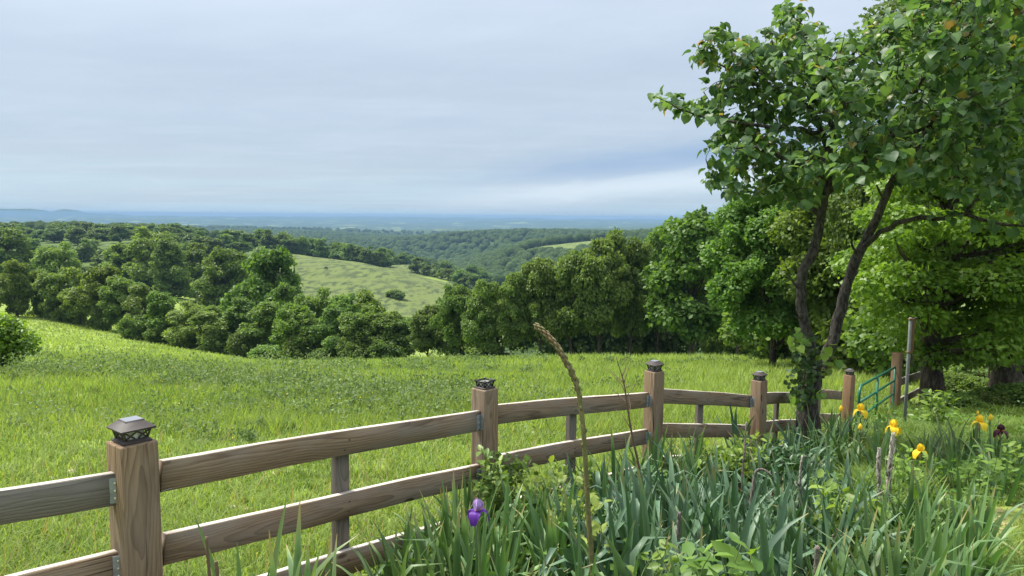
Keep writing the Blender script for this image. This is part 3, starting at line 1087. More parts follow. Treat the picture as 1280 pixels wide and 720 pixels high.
# ------------------------------------------------------------------ trees close to the fence on the right
def near_tree(name, label, base, trunk_pts, trunk_r, lobes, n_leaf, leaf, mat, seed, T=T_OAK, TF=TF_OAK, limbs=2, flat=True):
    g = np.random.default_rng(seed)
    base = np.array(base)
    root = empty(name, base, label, 'tree')
    acc = Acc()
    pts = smooth_path(np.array(trunk_pts), 22)
    rad = np.interp(np.linspace(0, 1, 22), np.linspace(0, 1, len(trunk_r)), trunk_r) * (1 + g.normal(size=22) * 0.03)
    V, fs = tube(pts - base, rad, 14, False)
    acc.add(V, fs, 0.5)
    for c, r in lobes[::limbs]:
        c = np.array(c)
        i = int(np.argmin(np.abs(pts[:, 2] - (c[2] - 0.35 * np.linalg.norm(c[:2] - pts[-1][:2])))))
        i = min(max(i, 5), 20)
        limb_VF(acc, pts[i] - base, c - base, rad[i] * 0.35, 0.012, g, 8, 0.1, 6)
    obj('trunk', acc.mesh(name + '_trunk', True), M['bark'], root)
    V, fs, rn = leaf_shell(g, lobes, n_leaf, leaf, T, TF, up=0.7, jit=0.55, bottom=0.5, out=0.25)
    obj('crown', mk_mesh(name + '_crown', V - base, fs, rn), mat, root)
    return root


def lobes_px(g, poly, Yr, n, r, flat=0.5):
    xs = [p[0] for p in poly]
    ys = [p[1] for p in poly]
    L = []
    while len(L) < n:
        x = g.uniform(min(xs), max(xs))
        y = g.uniform(min(ys), max(ys))
        if not in_poly(np.array([x]), np.array([y]), poly)[0]:
            continue
        c = P(x, y, g.uniform(*Yr))
        k = r * (0.6 + 0.8 * g.random())
        L.append((tuple(c), (k, k, k * flat)))
    return L


g5 = np.random.default_rng(23)
b0 = np.array(P(1166, 500, 15.0)); b0[2] = zg1(b0[0], b0[1]) - 0.1
poly = [(1105, 250), (1085, 330), (1088, 390), (1120, 430), (1160, 445), (1225, 450), (1300, 430), (1360, 330), (1360, 150), (1290, 120), (1200, 160), (1130, 180)]
lob = lobes_px(g5, poly, (12.6, 16.5), 115, 0.52, 0.40)
near_tree('oak_tree', 'bright yellow-green oak with low leafy sprays hanging behind the steel pole', b0,
          [b0, P(1165, 470, 15.0), P(1163, 430, 15.0), P(1168, 370, 15.0), P(1178, 300, 15.1), P(1185, 230, 15.2), P(1190, 120, 15.2), P(1195, 20, 15.3)],
          [0.27, 0.21, 0.19, 0.17, 0.15, 0.12, 0.08, 0.04], lob, 52000, 0.105, M['oak_near'], 3)
b1 = np.array(P(1258, 505, 16.0)); b1[2] = zg1(b1[0], b1[1]) - 0.1
poly = [(1085, -60), (1110, 20), (1090, 60), (1130, 110), (1160, 200), (1230, 260), (1420, 300), (1480, -100), (1280, -160), (1150, -140)]
lob = lobes_px(g5, poly, (14.5, 19.5), 130, 0.75, 0.5)
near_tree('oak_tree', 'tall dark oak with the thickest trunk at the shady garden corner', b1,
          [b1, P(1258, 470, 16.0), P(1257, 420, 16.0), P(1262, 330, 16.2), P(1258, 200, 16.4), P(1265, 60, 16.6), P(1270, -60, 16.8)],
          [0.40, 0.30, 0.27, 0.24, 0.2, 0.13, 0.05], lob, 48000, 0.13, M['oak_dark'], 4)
midr = [
    (975, 33, 236, 175, 0, 'B', 'mid-green leafy tree right behind the redbud, its crown reaching the meadow'),
    (1022, 40, 205, 200, 3, 'M', 'dark full tree behind the forked redbud stems'),
    (1066, 30, 180, 190, 1, 'B', 'light-green tree showing through between the two redbud stems'),
    (1112, 27, 150, 150, 2, 'M', 'dark tree behind the green gate, its crown above the pole'),
    (1175, 30, 120, 190, 0, 'M', 'shady broad tree behind the bright oak'),
    (1235, 25, 60, 190, 3, 'M', 'tall shady tree between the two oak trunks'),
    (1310, 28, 40, 220, 1, 'M', 'tall shady tree closing the wood at the picture edge'),
]
for px, Y, yt, wp, k, kd, lab in midr:
    q = P(px, yt, Y)
    tree_px(NEARK[0] if kd == 'B' else NEARK[1 + k % 2], px, Y, yt, wp, lab, 'trees behind the redbud and the gate')
for px, Y, h in [(985, 44, 4.0), (1040, 42, 4.2), (1090, 40, 4), (1130, 34, 4.5), (1170, 36, 4.5), (1205, 33, 4.0), (1245, 36, 4.5), (1290, 30, 4.0)]:
    q = P(px, 400, Y)
    shr.place(q[0], q[1], h, h * 1.5, 'shady shrub under the trees beyond the gate', 'shrubs under the trees beyond the gate', cat='shrub', g=g5)

for px, Y, h in [(1128, 24, 2.6), (1160, 25, 3.2), (1192, 22.5, 2.8), (1222, 24, 3.4), (1250, 23, 3.0), (1284, 22, 3.2), (1320, 24, 3.4), (1105, 28, 3.0)]:
    q = P(px, 400, Y)
    shr.place(q[0], q[1], h, h * 1.3, 'bushy undergrowth shrub behind the wire fence and the oak trunks', 'shrubs behind the wire fence', cat='shrub', g=g5)


for px, Y, h in [(1182, 13.4, 0.36), (1202, 13.0, 0.42), (1226, 13.8, 0.40), (1246, 13.0, 0.38), (1272, 13.4, 0.50), (1292, 13.0, 0.55), (1196, 17.6, 0.6), (1216, 18.5, 0.75), (1226, 16.8, 0.5)]:
    q = P(px, 480, Y)
    shr.place(q[0], q[1], h, h * 1.7, 'low leafy growth in the shade at the feet of the two oaks', 'low growth at the oak feet', cat='shrub', g=g5)


# ------------------------------------------------------------------ redbud
def redbud():
    g = np.random.default_rng(41)
    D = 8.3
    base = np.array(P(1012, 560, D))
    base[2] = zg1(base[0], base[1]) - 0.05
    root = empty('redbud_tree', base, 'redbud with two leaning dark stems and large heart-shaped leaves beside the fence', 'tree')
    acc = Acc()
    nodes, nrad = [], []

    def limb(pix, r, n=16, sides=10, keep=True, wob=0.0):
        pts = np.array([P(x, y, d) for x, y, d in pix])
        p = smooth_path(pts, n)
        if wob:
            p[1:-1] += g.normal(size=(n - 2, 3)) * wob
        rad = np.interp(np.linspace(0, 1, n), np.linspace(0, 1, len(r)), r)
        V, fs = tube(p - base, rad * (1 + g.normal(size=n) * 0.03), sides, False)
        acc.add(V, fs, 0.5)
        if keep:
            nodes.extend(p)
            nrad.extend(rad)
        return p

    limb([(1009, 590, D), (1011, 545, D), (1009, 505, D), (1015, 478, D), (1016, 450, D)], [0.20, 0.14, 0.115, 0.105, 0.09], 16, 14, False)
    limb([(1016, 480, D), (1014, 440, D), (1006, 410, D), (1001, 375, D), (1002, 345, D), (1014, 319, D), (1023, 289, D), (1028, 262, D), (1034, 240, D)],
         [0.085, 0.064, 0.056, 0.060, 0.054, 0.054, 0.050, 0.046, 0.042], 26, 12, False, 0.008)
    limb([(1022, 470, D + .05), (1032, 448, D + .1), (1041, 425, D + .1), (1050, 388, D + .1), (1060, 350, D + .1), (1077, 311, D + .15), (1100, 262, D + .2), (1118, 222, D + .2)],
         [0.075, 0.064, 0.060, 0.060, 0.055, 0.055, 0.045, 0.038], 24, 12, False, 0.006)
    # crown limbs: pixel x, y, depth
    L = [
        ([(1034, 240, D), (1040, 202, D), (1038, 150, D - .1), (1030, 100, D - .1), (1010, 50, D - .1), (985, 8, D)], [0.05, 0.04, 0.03, 0.02, 0.012, 0.004]),
        ([(1034, 240, D), (1060, 218, D - .2), (1085, 200, D - .5), (1120, 150, D - .9), (1160, 90, D - 1.3), (1200, 30, D - 1.6)], [0.045, 0.04, 0.035, 0.025, 0.015, 0.006]),
        ([(1026, 270, D), (1005, 255, D + .1), (984, 245, D + .2), (950, 242, D + .3), (915, 236, D + .3), (883, 232, D + .3)], [0.035, 0.028, 0.022, 0.015, 0.01, 0.004]),
        ([(1040, 200, D), (1020, 150, D), (1002, 127, D), (957, 112, D + .1), (912, 90, D + .2), (872, 62, D + .2)], [0.035, 0.028, 0.024, 0.016, 0.011, 0.004]),
        ([(1025, 165, D), (985, 160, D - .4), (954, 157, D - .5), (894, 150, D - .6), (852, 137, D - .6), (818, 120, D - .6)], [0.028, 0.022, 0.018, 0.012, 0.008, 0.003]),
        ([(1036, 225, D), (1000, 205, D - .5), (960, 190, D - .8), (920, 185, D - .9), (890, 190, D - 1.0)], [0.03, 0.024, 0.018, 0.01, 0.004]),
        ([(1118, 222, D + .2), (1140, 190, D + .3), (1165, 150, D + .4), (1190, 100, D + .4), (1225, 50, D + .5), (1250, -10, D + .5)], [0.045, 0.038, 0.03, 0.022, 0.014, 0.006]),
        ([(1118, 222, D + .2), (1150, 195, D - .2), (1200, 170, D - .7), (1250, 150, D - 1.0), (1310, 130, D - 1.2)], [0.04, 0.034, 0.025, 0.017, 0.006]),
        ([(1077, 311, D + .15), (1100, 292, D - .1), (1130, 277, D - .3), (1175, 272, D - .6), (1205, 268, D - .8), (1242, 276, D - 1.0), (1300, 284, D - 1.3)], [0.034, 0.03, 0.027, 0.024, 0.021, 0.017, 0.009]),
        ([(1030, 120, D - .1), (1055, 80, D - .4), (1080, 50, D - .7), (1100, 20, D - .9)], [0.026, 0.02, 0.012, 0.004]),
        ([(1038, 150, D - .1), (1000, 100, D + .5), (965, 70, D + .8), (935, 45, D + 1.0)], [0.022, 0.016, 0.01, 0.004]),
        ([(1110, 170, D - .8), (1150, 160, D - 1.3), (1200, 130, D - 1.8), (1260, 100, D - 2.2)], [0.025, 0.018, 0.012, 0.004]),
        ([(1085, 200, D - .5), (1070, 160, D - 1.2), (1050, 120, D - 1.7), (1020, 80, D - 2.0)], [0.025, 0.018, 0.012, 0.004]),
        ([(1165, 150, D + .4), (1120, 100, D + .9), (1090, 70, D + 1.2), (1060, 50, D + 1.4)], [0.022, 0.016, 0.01, 0.004]),
        ([(1040, 202, D), (1000, 190, D + .8), (950, 190, D + 1.3), (915, 205, D + 1.5)], [0.026, 0.02, 0.012, 0.004]),
        ([(1205, 268, D - .8), (1235, 235, D - 1.1), (1270, 215, D - 1.4)], [0.018, 0.012, 0.005]),
    ]
    extra = []
    for pix, r in L:
        q = limb(pix, r, 18, 7, True, 0.012)
        Lq = np.linalg.norm(np.diff(q, axis=0), axis=1).sum()
        for t in np.linspace(0.42, 1.0, int(Lq * 22)):
            i = min(int(t * 17), 16)
            extra.append((q[i] + (q[i + 1] - q[i]) * (t * 17 - i), nrm(q[i + 1] - q[i])))
    # broken stubs and a bare side shoot on the stems
    for pix, r in [([(1106, 250, D + .2), (1100, 241, D + .1), (1096, 232, D + .05)], [0.016, 0.013, 0.010]), ([(1002, 362, D), (994, 356, D - .08), (990, 350, D - .1)], [0.020, 0.016, 0.013]),
                   ([(1058, 352, D + .1), (1068, 346, D), (1074, 337, D)], [0.014, 0.010, 0.006]), ([(1004, 392, D - .02), (998, 396, D - .08), (996, 394, D - .1)], [0.028, 0.024, 0.016]),
                   ([(1072, 318, D + .12), (1066, 309, D), (1064, 301, D)], [0.018, 0.014, 0.012])]:
        limb(pix, r, 7, 7, False)
    # twigs reach for points through the crown volume
    poly = [(822, 122), (850, 138), (905, 140), (892, 168), (882, 200), (885, 225), (890, 240), (930, 248), (985, 256), (1040, 238), (1100, 228), (1150, 225), (1200, 245),
            (1240, 255), (1340, 275), (1360, 100), (1340, -60), (1150, -60), (1120, 20), (1095, 35), (1060, 40), (1030, 42), (1012, 4), (980, 4), (965, 40), (935, 45), (915, 32), (872, 42), (862, 60), (885, 82), (905, 105), (860, 115)]
    px, py = [], []
    att = []
    while len(att) < 1450:
        x, y = g.uniform(815, 1345), g.uniform(-60, 275)
        if not in_poly(np.array([x]), np.array([y]), poly)[0]:
            continue
        if x < 1040 and g.random() < 0.22:
            continue
        k = np.clip((x - 815) / 300, 0.12, 1)
        d = D + g.uniform(-2.1, 1.5) * k * (0.75 if x < 1000 else 1.0)
        # photo outline narrows at the left tip
        att.append(P(x, y, d))
    att = np.array(att)
    nod = np.array(nodes)
    d0 = np.array([np.min(((nod - a) ** 2).sum(1)) for a in att])
    att = att[np.argsort(d0)]
    leafpos, leafdir = [], []
    nodl = list(nod)
    for a in att:
        N = np.array(nodl)
        dd = ((N - a) ** 2).sum(1)
        i = int(np.argmin(dd))
        b = N[i]
        if dd[i] < 0.03 ** 2:
            continue
        L_ = math.sqrt(dd[i])
        if L_ > 1.1:
            continue
        mid = (a + b) / 2 + g.normal(size=3) * 0.08 * L_ + np.array([0, 0, 0.05 * L_])
        p = smooth_path(np.array([b, mid, a]), 6)
        V, fs = tube(p - base, np.linspace(0.006 + 0.004 * L_, 0.0022, 6), 4, False)
        acc.add(V, fs, 0.5)
        nodl.extend(p[2:])
        ax = nrm(a - b)
        nl = int(5 + L_ * 12)
        for t in np.linspace(0.25, 1.0, nl):
            q = p[min(5, int(t * 5))] + (p[min(5, int(t * 5) + 1)] - p[min(5, int(t * 5))]) * ((t * 5) % 1)
            leafpos.append(q)
            leafdir.append(ax)
    for q, ax in extra:
        leafpos.append(q)
        leafdir.append(ax)
    obj('trunk', acc.mesh('redbud_trunk', True), M['redbud_bark'], root)
    lp, ld = np.array(leafpos), np.array(leafdir)
    n = len(lp)
    # each leaf hangs from a short stalk with its blade drooping
    out = nrm(np.cross(ld, rand_unit(n, g)))
    stalk = nrm(out + ld * 0.5 + np.array([0, 0, 0.1]))
    pos = lp + stalk * (0.03 + 0.05 * g.random((n, 1)))
    yd = nrm(stalk * np.array([1, 1, 0.4]) + np.array([0, 0, -0.55]) + g.normal(size=(n, 3)) * 0.35)
    nor = nrm(np.array([0, 0, 0.9]) + stalk * 0.7 + g.normal(size=(n, 3)) * 0.35)
    R = frames(yd, nor)
    s = 0.050 + 0.072 * g.random(n)
    young = (g.random(n) < 0.035) | ((lp[:, 2] > 1.5) & (g.random(n) < 0.05))
    for nm, m, mat in (('crown', ~young, M['redbud']), ('young_leaves', young, M['redbud_young'])):
        ac = Acc()
        var = np.arange(n) % 3
        for q, (fold, tip) in enumerate(((1.0, 1.0), (2.6, 2.4), (-0.6, 3.2))):
            mm = m & (var == q)
            T = T_HEART * np.array([1, 1, fold])
            T[5, 2] = -0.12 * tip
            T[10, 2] = 0.03 * (q == 2)
            V, fs = scatter(T, TF_HEART, pos[mm], R[mm], s[mm] * (1 if nm == 'crown' else 0.75))
            ac.add(V - base, fs, np.repeat(g.random(mm.sum()), len(T_HEART)))
        obj(nm, ac.mesh('redbud_' + nm, True), mat, root)
    # ivy climbing the stem, and leafy suckers
    c0 = P(1010, 500, D)
    iv = empty('ivy_vine', (c0[0], c0[1], zg1(c0[0], c0[1])), 'dark ivy climbing the lower stem of the redbud', 'ivy')
    path = smooth_path(np.array([P(1001, 500, D - .15), P(1002, 485, D - .15), P(1006, 465, D - .13), P(1006, 440, D - .11), P(1003, 420, D - .1)]), 40)
    ib = np.array(iv.location)
    V, fs = tube(path - ib, 0.008, 5, False)
    obj('stem', Acc().add(V, fs, 0.4).mesh('ivy_stem', True), M['twig'], iv)
    n = 300
    k = g.integers(0, 40, n)
    pp = path[k] + g.normal(size=(n, 3)) * np.array([0.075, 0.05, 0.03])
    nor = nrm(np.array([-0.2, -1, 0.4]) + g.normal(size=(n, 3)) * 0.5)
    yd = nrm(np.array([0, -0.2, -1]) + g.normal(size=(n, 3)) * 0.5)
    V, fs = scatter(T_HEART, TF_HEART, pp, frames(yd, nor), 0.035 + 0.035 * g.random(n))
    obj('foliage', mk_mesh('ivy_foliage', V - ib, fs, np.repeat(g.random(n), len(T_HEART))), M['ivy'], iv)
    for (x0, y0, x1, y1) in [(1008, 440, 985, 425), (1004, 430, 990, 412), (1016, 455, 1042, 432), (1018, 470, 1044, 458), (1030, 455, 1050, 447), (1010, 420, 996, 430), (1014, 500, 1034, 486), (1006, 505, 985, 498)]:
        acc2 = Acc()
        p0, p1 = P(x0, y0, D - .1), P(x1, y1, D - .15 - 0.3 * g.random())
        V, fs = tube(smooth_path(np.array([p0, (p0 + p1) / 2 + np.array([0, 0, .03]), p1]), 5) - base, 0.004, 4, False)
        acc2.add(V, fs, 0.3, 1)
        L2 = np.array([p0 + (p1 - p0) * t for t in np.linspace(0.3, 1, 6)])
        n = len(L2)
        V, fs = scatter(T_HEART, TF_HEART, L2 + g.normal(size=(n, 3)) * 0.03, frames(nrm(np.array([0, -0.3, -0.8]) + g.normal(size=(n, 3)) * 0.5), nrm(np.array([0, -0.6, 0.8]) + g.normal(size=(n, 3)) * 0.4)), 0.06 + 0.04 * g.random(n))
        acc2.add(V - base, fs, np.repeat(0.4 + 0.6 * g.random(n), len(T_HEART)), 0)
        obj('sucker_shoot', acc2.mesh('redbud_sucker', True), [M['vine'], M['twig']], root)


redbud()

# ------------------------------------------------------------------ board fence
def local_box(name, mat, parent, center, rot, dims, bev=0.006, warp=None):
    V, fs = box_VF(-dims[0] / 2, dims[0] / 2, -dims[1] / 2, dims[1] / 2, -dims[2] / 2, dims[2] / 2, bev)
    me = mk_mesh(name, V, fs)
    o = obj(name, me, mat, parent)
    o.location = center
    o.rotation_euler = rot
    return o


def rail_part(parent, p0, p1, h=0.128, th=0.038, mat=None, warp=0.006, g=rng):
    """board from p0 to p1 (top edge ends), slightly bowed, chamfered"""
    p0, p1 = np.array(p0, float), np.array(p1, float)
    L = np.linalg.norm(p1 - p0)
    n = 13
    xs = np.linspace(-L / 2, L / 2, n)
    b = 0.004
    prof = np.array([(-th / 2 + b, 0), (th / 2 - b, 0), (th / 2, -b), (th / 2, -h + b), (th / 2 - b, -h), (-th / 2 + b, -h), (-th / 2, -h + b), (-th / 2, -b)])
    V = []
    ph = g.random() * 6
    for i, x in enumerate(xs):
        t = (x / L)
        dz = math.cos(t * math.pi) * warp * (g.random() * 0.1 + 0.95) + math.sin(t * 9 + ph) * 0.0016
        dy = math.sin(t * 5 + ph) * 0.003
        pj = prof + np.array([dy, dz]) + g.normal(size=prof.shape) * 0.0007
        V += [(x, q[0], q[1] + h / 2) for q in pj]
    m = len(prof)
    i = np.arange(n - 1)[:, None] * m
    j = np.arange(m)[None]
    k = (j + 1) % m
    Q = np.stack([i + j, i + k, i + m + k, i + m + j], -1).reshape(-1, 4)
    caps = np.array([list(range(m))[::-1], list(range((n - 1) * m, n * m))])
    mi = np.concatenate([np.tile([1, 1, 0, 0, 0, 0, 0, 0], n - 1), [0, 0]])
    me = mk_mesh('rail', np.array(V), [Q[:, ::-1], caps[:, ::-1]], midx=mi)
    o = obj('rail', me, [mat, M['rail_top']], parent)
    d = p1 - p0
    mid = (p0 + p1) / 2
    o.location = mid + np.array([0, 0, -h / 2])
    o.rotation_euler = (0, -math.asin(d[2] / L), math.atan2(d[1], d[0]))
    return o


def cap_mesh(w, broken):
    """lantern cap of a post; broken: only the open lens frame is left"""
    acc = Acc()

    def ring(z0, a0, z1, a1, m):
        V = np.array([(s * a, t * a, z) for z, a in ((z0, a0), (z1, a1)) for s, t in ((-1, -1), (1, -1), (1, 1), (-1, 1))])
        Q = np.array([(0, 1, 5, 4), (1, 2, 6, 5), (2, 3, 7, 6), (3, 0, 4, 7)])
        acc.add(V, [Q], 0.5, m)

    def lid(z, a, m, down=False):
        V = np.array([(-a, -a, z), (a, -a, z), (a, a, z), (-a, a, z)])
        acc.add(V, [np.array([(0, 1, 2, 3)] if not down else [(3, 2, 1, 0)])], 0.5, m)

    a = w / 2
    if not broken:
        # flange, body, flared lens cage, roof and solar panel
        ring(0, a * 0.92, 0.006, a * 0.92, 0); ring(0.006, a * 0.92, 0.014, a * 0.80, 0); lid(0.014, a * 0.80, 0)
        ring(0.0142, a * 0.58, 0.052, a * 0.58, 2)
        for s, t in ((-1, -1), (1, -1), (1, 1), (-1, 1)):
            V, fs = tube([(s * a * .70, t * a * .70, 0.012), (s * a * .88, t * a * .88, 0.054)], 0.0045, 5)
            acc.add(V, fs, .5, 0)
        for k in range(4):
            R = np.array(Matrix.Rotation(k * math.pi / 2, 3, 'Z'))
            for (x0, z0, x1, z1) in ((-.70, .016, .1, .052), (.70, .016, -.1, .052), (-.86, .050, -.1, .018), (.86, .050, .1, .018)):
                q0 = R @ np.array([x0 * a, -a * (0.70 + (z0 - .012) * 4.3), z0])
                q1 = R @ np.array([x1 * a, -a * (0.70 + (z1 - .012) * 4.3), z1])
                V, fs = tube([q0, q1], 0.0032, 4)
                acc.add(V, fs, .5, 0)
        ring(0.052, a * 0.90, 0.0515, a * 1.13, 0); ring(0.0515, a * 1.13, 0.058, a * 1.14, 0)
        ring(0.058, a * 1.14, 0.082, a * 0.62, 0); ring(0.082, a * 0.62, 0.088, a * 0.56, 0); lid(0.088, a * 0.56, 1)
    else:
        ring(0, a * 0.92, 0.006, a * 0.92, 0); ring(0.006, a * 0.92, 0.012, a * 0.82, 0); lid(0.012, a * 0.82, 0)
        ring(0.0125, a * 0.60, 0.040, a * 0.68, 2)
        for s, t in ((-1, -1), (1, -1), (1, 1), (-1, 1)):
            V, fs = tube([(s * a * .66, t * a * .66, 0.01), (s * a * .84, t * a * .84, 0.058)], 0.0045, 5)
            acc.add(V, fs, .5, 3)
        c = [(s * a * .84, t * a * .84, 0.047) for s, t in ((-1, -1), (1, -1), (1, 1), (-1, 1), (-1, -1))]
        for q0, q1 in zip(c[:-1], c[1:]):
            q0, q1 = np.array(q0), np.array(q1)
            V, fs = tube([q0 - (q1 - q0) * 0.08, q1 + (q1 - q0) * 0.08], 0.005, 6)
            acc.add(V, fs, .5, 3)
        for k in range(4):
            R = np.array(Matrix.Rotation(k * math.pi / 2, 3, 'Z'))
            for (x0, z0, x1, z1) in ((-.62, .012, 0, .047), (.62, .012, 0, .047), (-.80, .047, 0, .014), (.80, .047, 0, .014)):
                q0 = R @ np.array([x0 * a, -a * (0.66 + (z0 - .01) * 4), z0])
                q1 = R @ np.array([x1 * a, -a * (0.66 + (z1 - .01) * 4), z1])
                V, fs = tube([q0, q1], 0.003, 4)
                acc.add(V, fs, .5, 3)
    return acc.mesh('post_cap')


def post_part(parent, x, y, ztop, w, rz, mat, cap=None, cap_label=None, lean=(0, 0), name='post'):
    zb = zg1(x, y) - 0.15
    H = ztop - zb
    V, fs = box_VF(-w / 2, w / 2, -w / 2, w / 2, -H, 0, 0.007)
    o = obj(name, mk_mesh(name, V, fs), mat, parent)
    o.location = (x, y, ztop)
    o.rotation_euler = (lean[0], lean[1], rz)
    if cap:
        c = obj('post_cap', cap_mesh(w * 0.83, cap == 'broken'), [M['cap'], M['cap_panel'], M['cap_glass'], M['black']], o)
        c.location = (0, 0, 0.001)
        if cap_label:
            c['label'] = cap_label
    return o


def bracket_part(parent, p, d, side, h=0.10):
    """galvanised fence bracket: plate on the rail and plate on the post, with screws; p top corner at post face"""
    acc = Acc()
    ang = math.atan2(d[1], d[0])
    def bx(x0, x1, y0, y1, z0, z1, m):
        V, fs = box_VF(x0, x1, y0, y1, z0, z1, 0.0015)
        acc.add(V, fs, .5, m)
    bx(-0.042, -0.002, -0.0245, -0.0215, -h, 0, 0)
    bx(-0.0045, -0.002, -0.050, -0.0240, -h, 0, 0)
    bx(-0.042, -0.002, -0.0210, 0.021, -h - 0.0035, -h - 0.001, 0)
    for z in (-0.02, -0.05, -0.08):
        V, fs = box_VF(-0.027, -0.019, -0.0275, -0.0246, z - 0.004, z + 0.004, 0.0012)
        acc.add(V, fs, .5, 1)
    o = obj('bracket', acc.mesh('bracket'), [M['bracket'], M['screw']], parent)
    o.location = p
    o.rotation_euler = (0, 0, ang)
    return o


fence = empty('board_fence', (POST[2][0], POST[2][1], zg1(*POST[2])), 'weathered three-rail board fence with lantern-capped posts along the garden bed', 'fence')
FO = np.array(fence.location)


def loc(p):
    return np.array(p, float) - FO


class FP:
    pass


# post: px of axis, depth, top y, width, angle (deg) of the right-hand face normal, cap
pd = [(165, 2.85, 551, 0.142, -40, 'cap', 'post'), (606, 4.65, 485, 0.124, -43, 'broken', 'post'), (818, 6.3, 463.5, 0.124, -54, 'cap', 'post'),
      (949, 7.6, 475, 0.124, -50, 'cap', 'post'), (1019, 9.25, 478, 0.12, -45, None, 'post'), (1062, 11.0, 468.5, 0.125, -52, 'cap', 'redpost')]
fence_children = []
for px, Y, yt, w, a, cap, mt in pd:
    t = P(px, yt, Y)
    o = post_part(fence, t[0], t[1], t[2], w, math.radians(a + 90), M[mt], cap,
                  'lantern cap without its roof, only the black open frame left' if cap == 'broken' else None,
                  lean=(rng.normal() * 0.006, rng.normal() * 0.006))
    o.location = loc(o.location)
    fence_children.append(o)
# off-frame corner post
o = post_part(fence, -3.33, 1.90, -0.86, 0.135, math.radians(27), M['post'], 'cap')
o.location = loc(o.location)

# rails: (post a index, post b index, list of (z at a, z at b)), indices into POST (0 = off-frame)
S3 = 0.30
bays = [
    (0, 1, [((0, 613), (140, 591)), ((26, 720), (144, 690)), None], 'grey'),
    (1, 2, [((196, 578), (598, 512)), ((196, 672), (596, 579)), ((428, 691), (580, 643))], 'rail'),
    (2, 3, [((623, 507), (804, 490)), ((647, 565), (814, 534)), ((737, 599), (805, 580))], 'rail'),
    (3, 4, [((832, 488), (946, 493)), ((832, 531), (909, 530.5)), None], 'rail'),
    (4, 5, [((960, 492), (999, 490)), ((974, 526), (997, 524)), None], 'rail'),
    (5, 6, [((1025, 488), (1061, 488)), ((1023, 518), (1053, 516.5)), None], 'rail'),
]


TOPRAIL = {}


def on_plane(px, py, a, b):
    t_ = slope(px, py)[0]
    k = (t_ * a[1] - a[0]) / ((b - a)[0] - t_ * (b - a)[1])
    return k, P(px, py, a[1] + (b - a)[1] * k)[2]


wid = [0.135, 0.142, 0.124, 0.124, 0.124, 0.12, 0.125]
for ia, ib, rs, mt in bays:
    a, b = np.array(POST[ia]), np.array(POST[ib])
    d = nrm(b - a)
    prev = None
    for k, smp in enumerate(rs):
        if smp is None:
            za, zb = prev[0] - S3, prev[1] - S3
        else:
            (k0, z0_), (k1, z1_) = on_plane(*smp[0], a, b), on_plane(*smp[1], a, b)
            m_ = (z1_ - z0_) / (k1 - k0)
            za, zb = z0_ - m_ * k0, z0_ + m_ * (1 - k0)
        prev = (za, zb)
        if k == 0:
            TOPRAIL[(ia, ib)] = (za, zb)
        p0 = np.array([*(a + d * (wid[ia] * 0.52)), za])
        p1 = np.array([*(b - d * (wid[ib] * 0.52)), zb])
        m = M['grey_rail'] if (mt == 'grey' and k == 0) else M['rail']
        r = rail_part(fence, loc(p0), loc(p1), mat=m)
        if ia in (1, 2, 3):
            Lr = float(np.linalg.norm(p1 - p0))
            for zz_ in (-0.026, 0.024):
                Vn, fn = tube([(0, 0.004, 0), (0, -0.0015, 0), (0, -0.003, 0)], [0.0045, 0.0050, 0.0036], 8)
                nl_ = obj('nail_head', Acc().add(Vn, fn).mesh('nail_head', True), M['wire'], r)
                nl_.location = ((-0.03 + rng.normal() * 0.006) * Lr, -0.0195, zz_ + rng.normal() * 0.004)
        if ib in (1, 2, 3) and k < 3 or (ib == 4 and k == 0):
            br = bracket_part(fence, loc(p1 + np.array([d[0] * 0.004, d[1] * 0.004, -0.018])), d, 1)
        if ia == 1:
            br = bracket_part(fence, loc(p0 + np.array([-d[0] * 0.004, -d[1] * 0.004, -0.022])), -d, -1)
# stakes behind the rails, half way along each bay
for px, ia, ib, ztop in [(428, 1, 2, -1.10), (723, 2, 3, -1.33), (885, 3, 4, -1.64), (983, 4, 5, -1.99), (1036, 5, 6, -2.32)]:
    a, b = np.array(POST[ia]), np.array(POST[ib])
    t_ = (px - 640) / F
    k = (t_ * a[1] - a[0]) / ((b - a)[0] - t_ * (b - a)[1])
    c = a + (b - a) * k
    ztop = TOPRAIL[(ia, ib)][0] * (1 - k) + TOPRAIL[(ia, ib)][1] * k - 0.03
    d = nrm(b - a)
    n_ = np.array([-d[1], d[0]])
    c = c + n_ * 0.040
    zb = zg1(*c) - 0.1
    V, fs = box_VF(-0.046, 0.046, -0.0185, 0.0185, -(ztop - zb), 0, 0.004)
    o = obj('stake', mk_mesh('stake', V, fs), M['stake'], fence)
    o.location = loc((*c, ztop))
    o.rotation_euler = (0.01, 0, math.atan2(d[1], d[0]))

# gate posts' fence beyond the gate
g6 = P(1122, 441, 14.0)
g7 = P(1162, 440, 17.2)
f2 = empty('board_fence', (g6[0], g6[1], zg1(g6[0], g6[1])), 'short two-rail board fence running from the gate post to the oak trunk', 'fence')
FO = np.array(f2.location)
for t, w in ((g6, 0.15), (g7, 0.13)):
    o = post_part(f2, t[0], t[1], t[2], w, math.radians(40), M['redpost'])
    o.location = loc(o.location)
d = nrm(g7[:2] - g6[:2])
for s0, s1 in (((1127, 473), (1156, 462.5)), ((1125, 498), (1157, 480.5))):
    (k0, z0_), (k1, z1_) = on_plane(*s0, g6[:2], g7[:2]), on_plane(*s1, g6[:2], g7[:2])
    m_ = (z1_ - z0_) / (k1 - k0)
    za, zb = z0_ - m_ * k0, z0_ + m_ * (1 - k0)
    rail_part(f2, loc((*(g6[:2] + d * .08), za)), loc((*(g7[:2] - d * .07), zb)), h=0.14, mat=M['rail'])


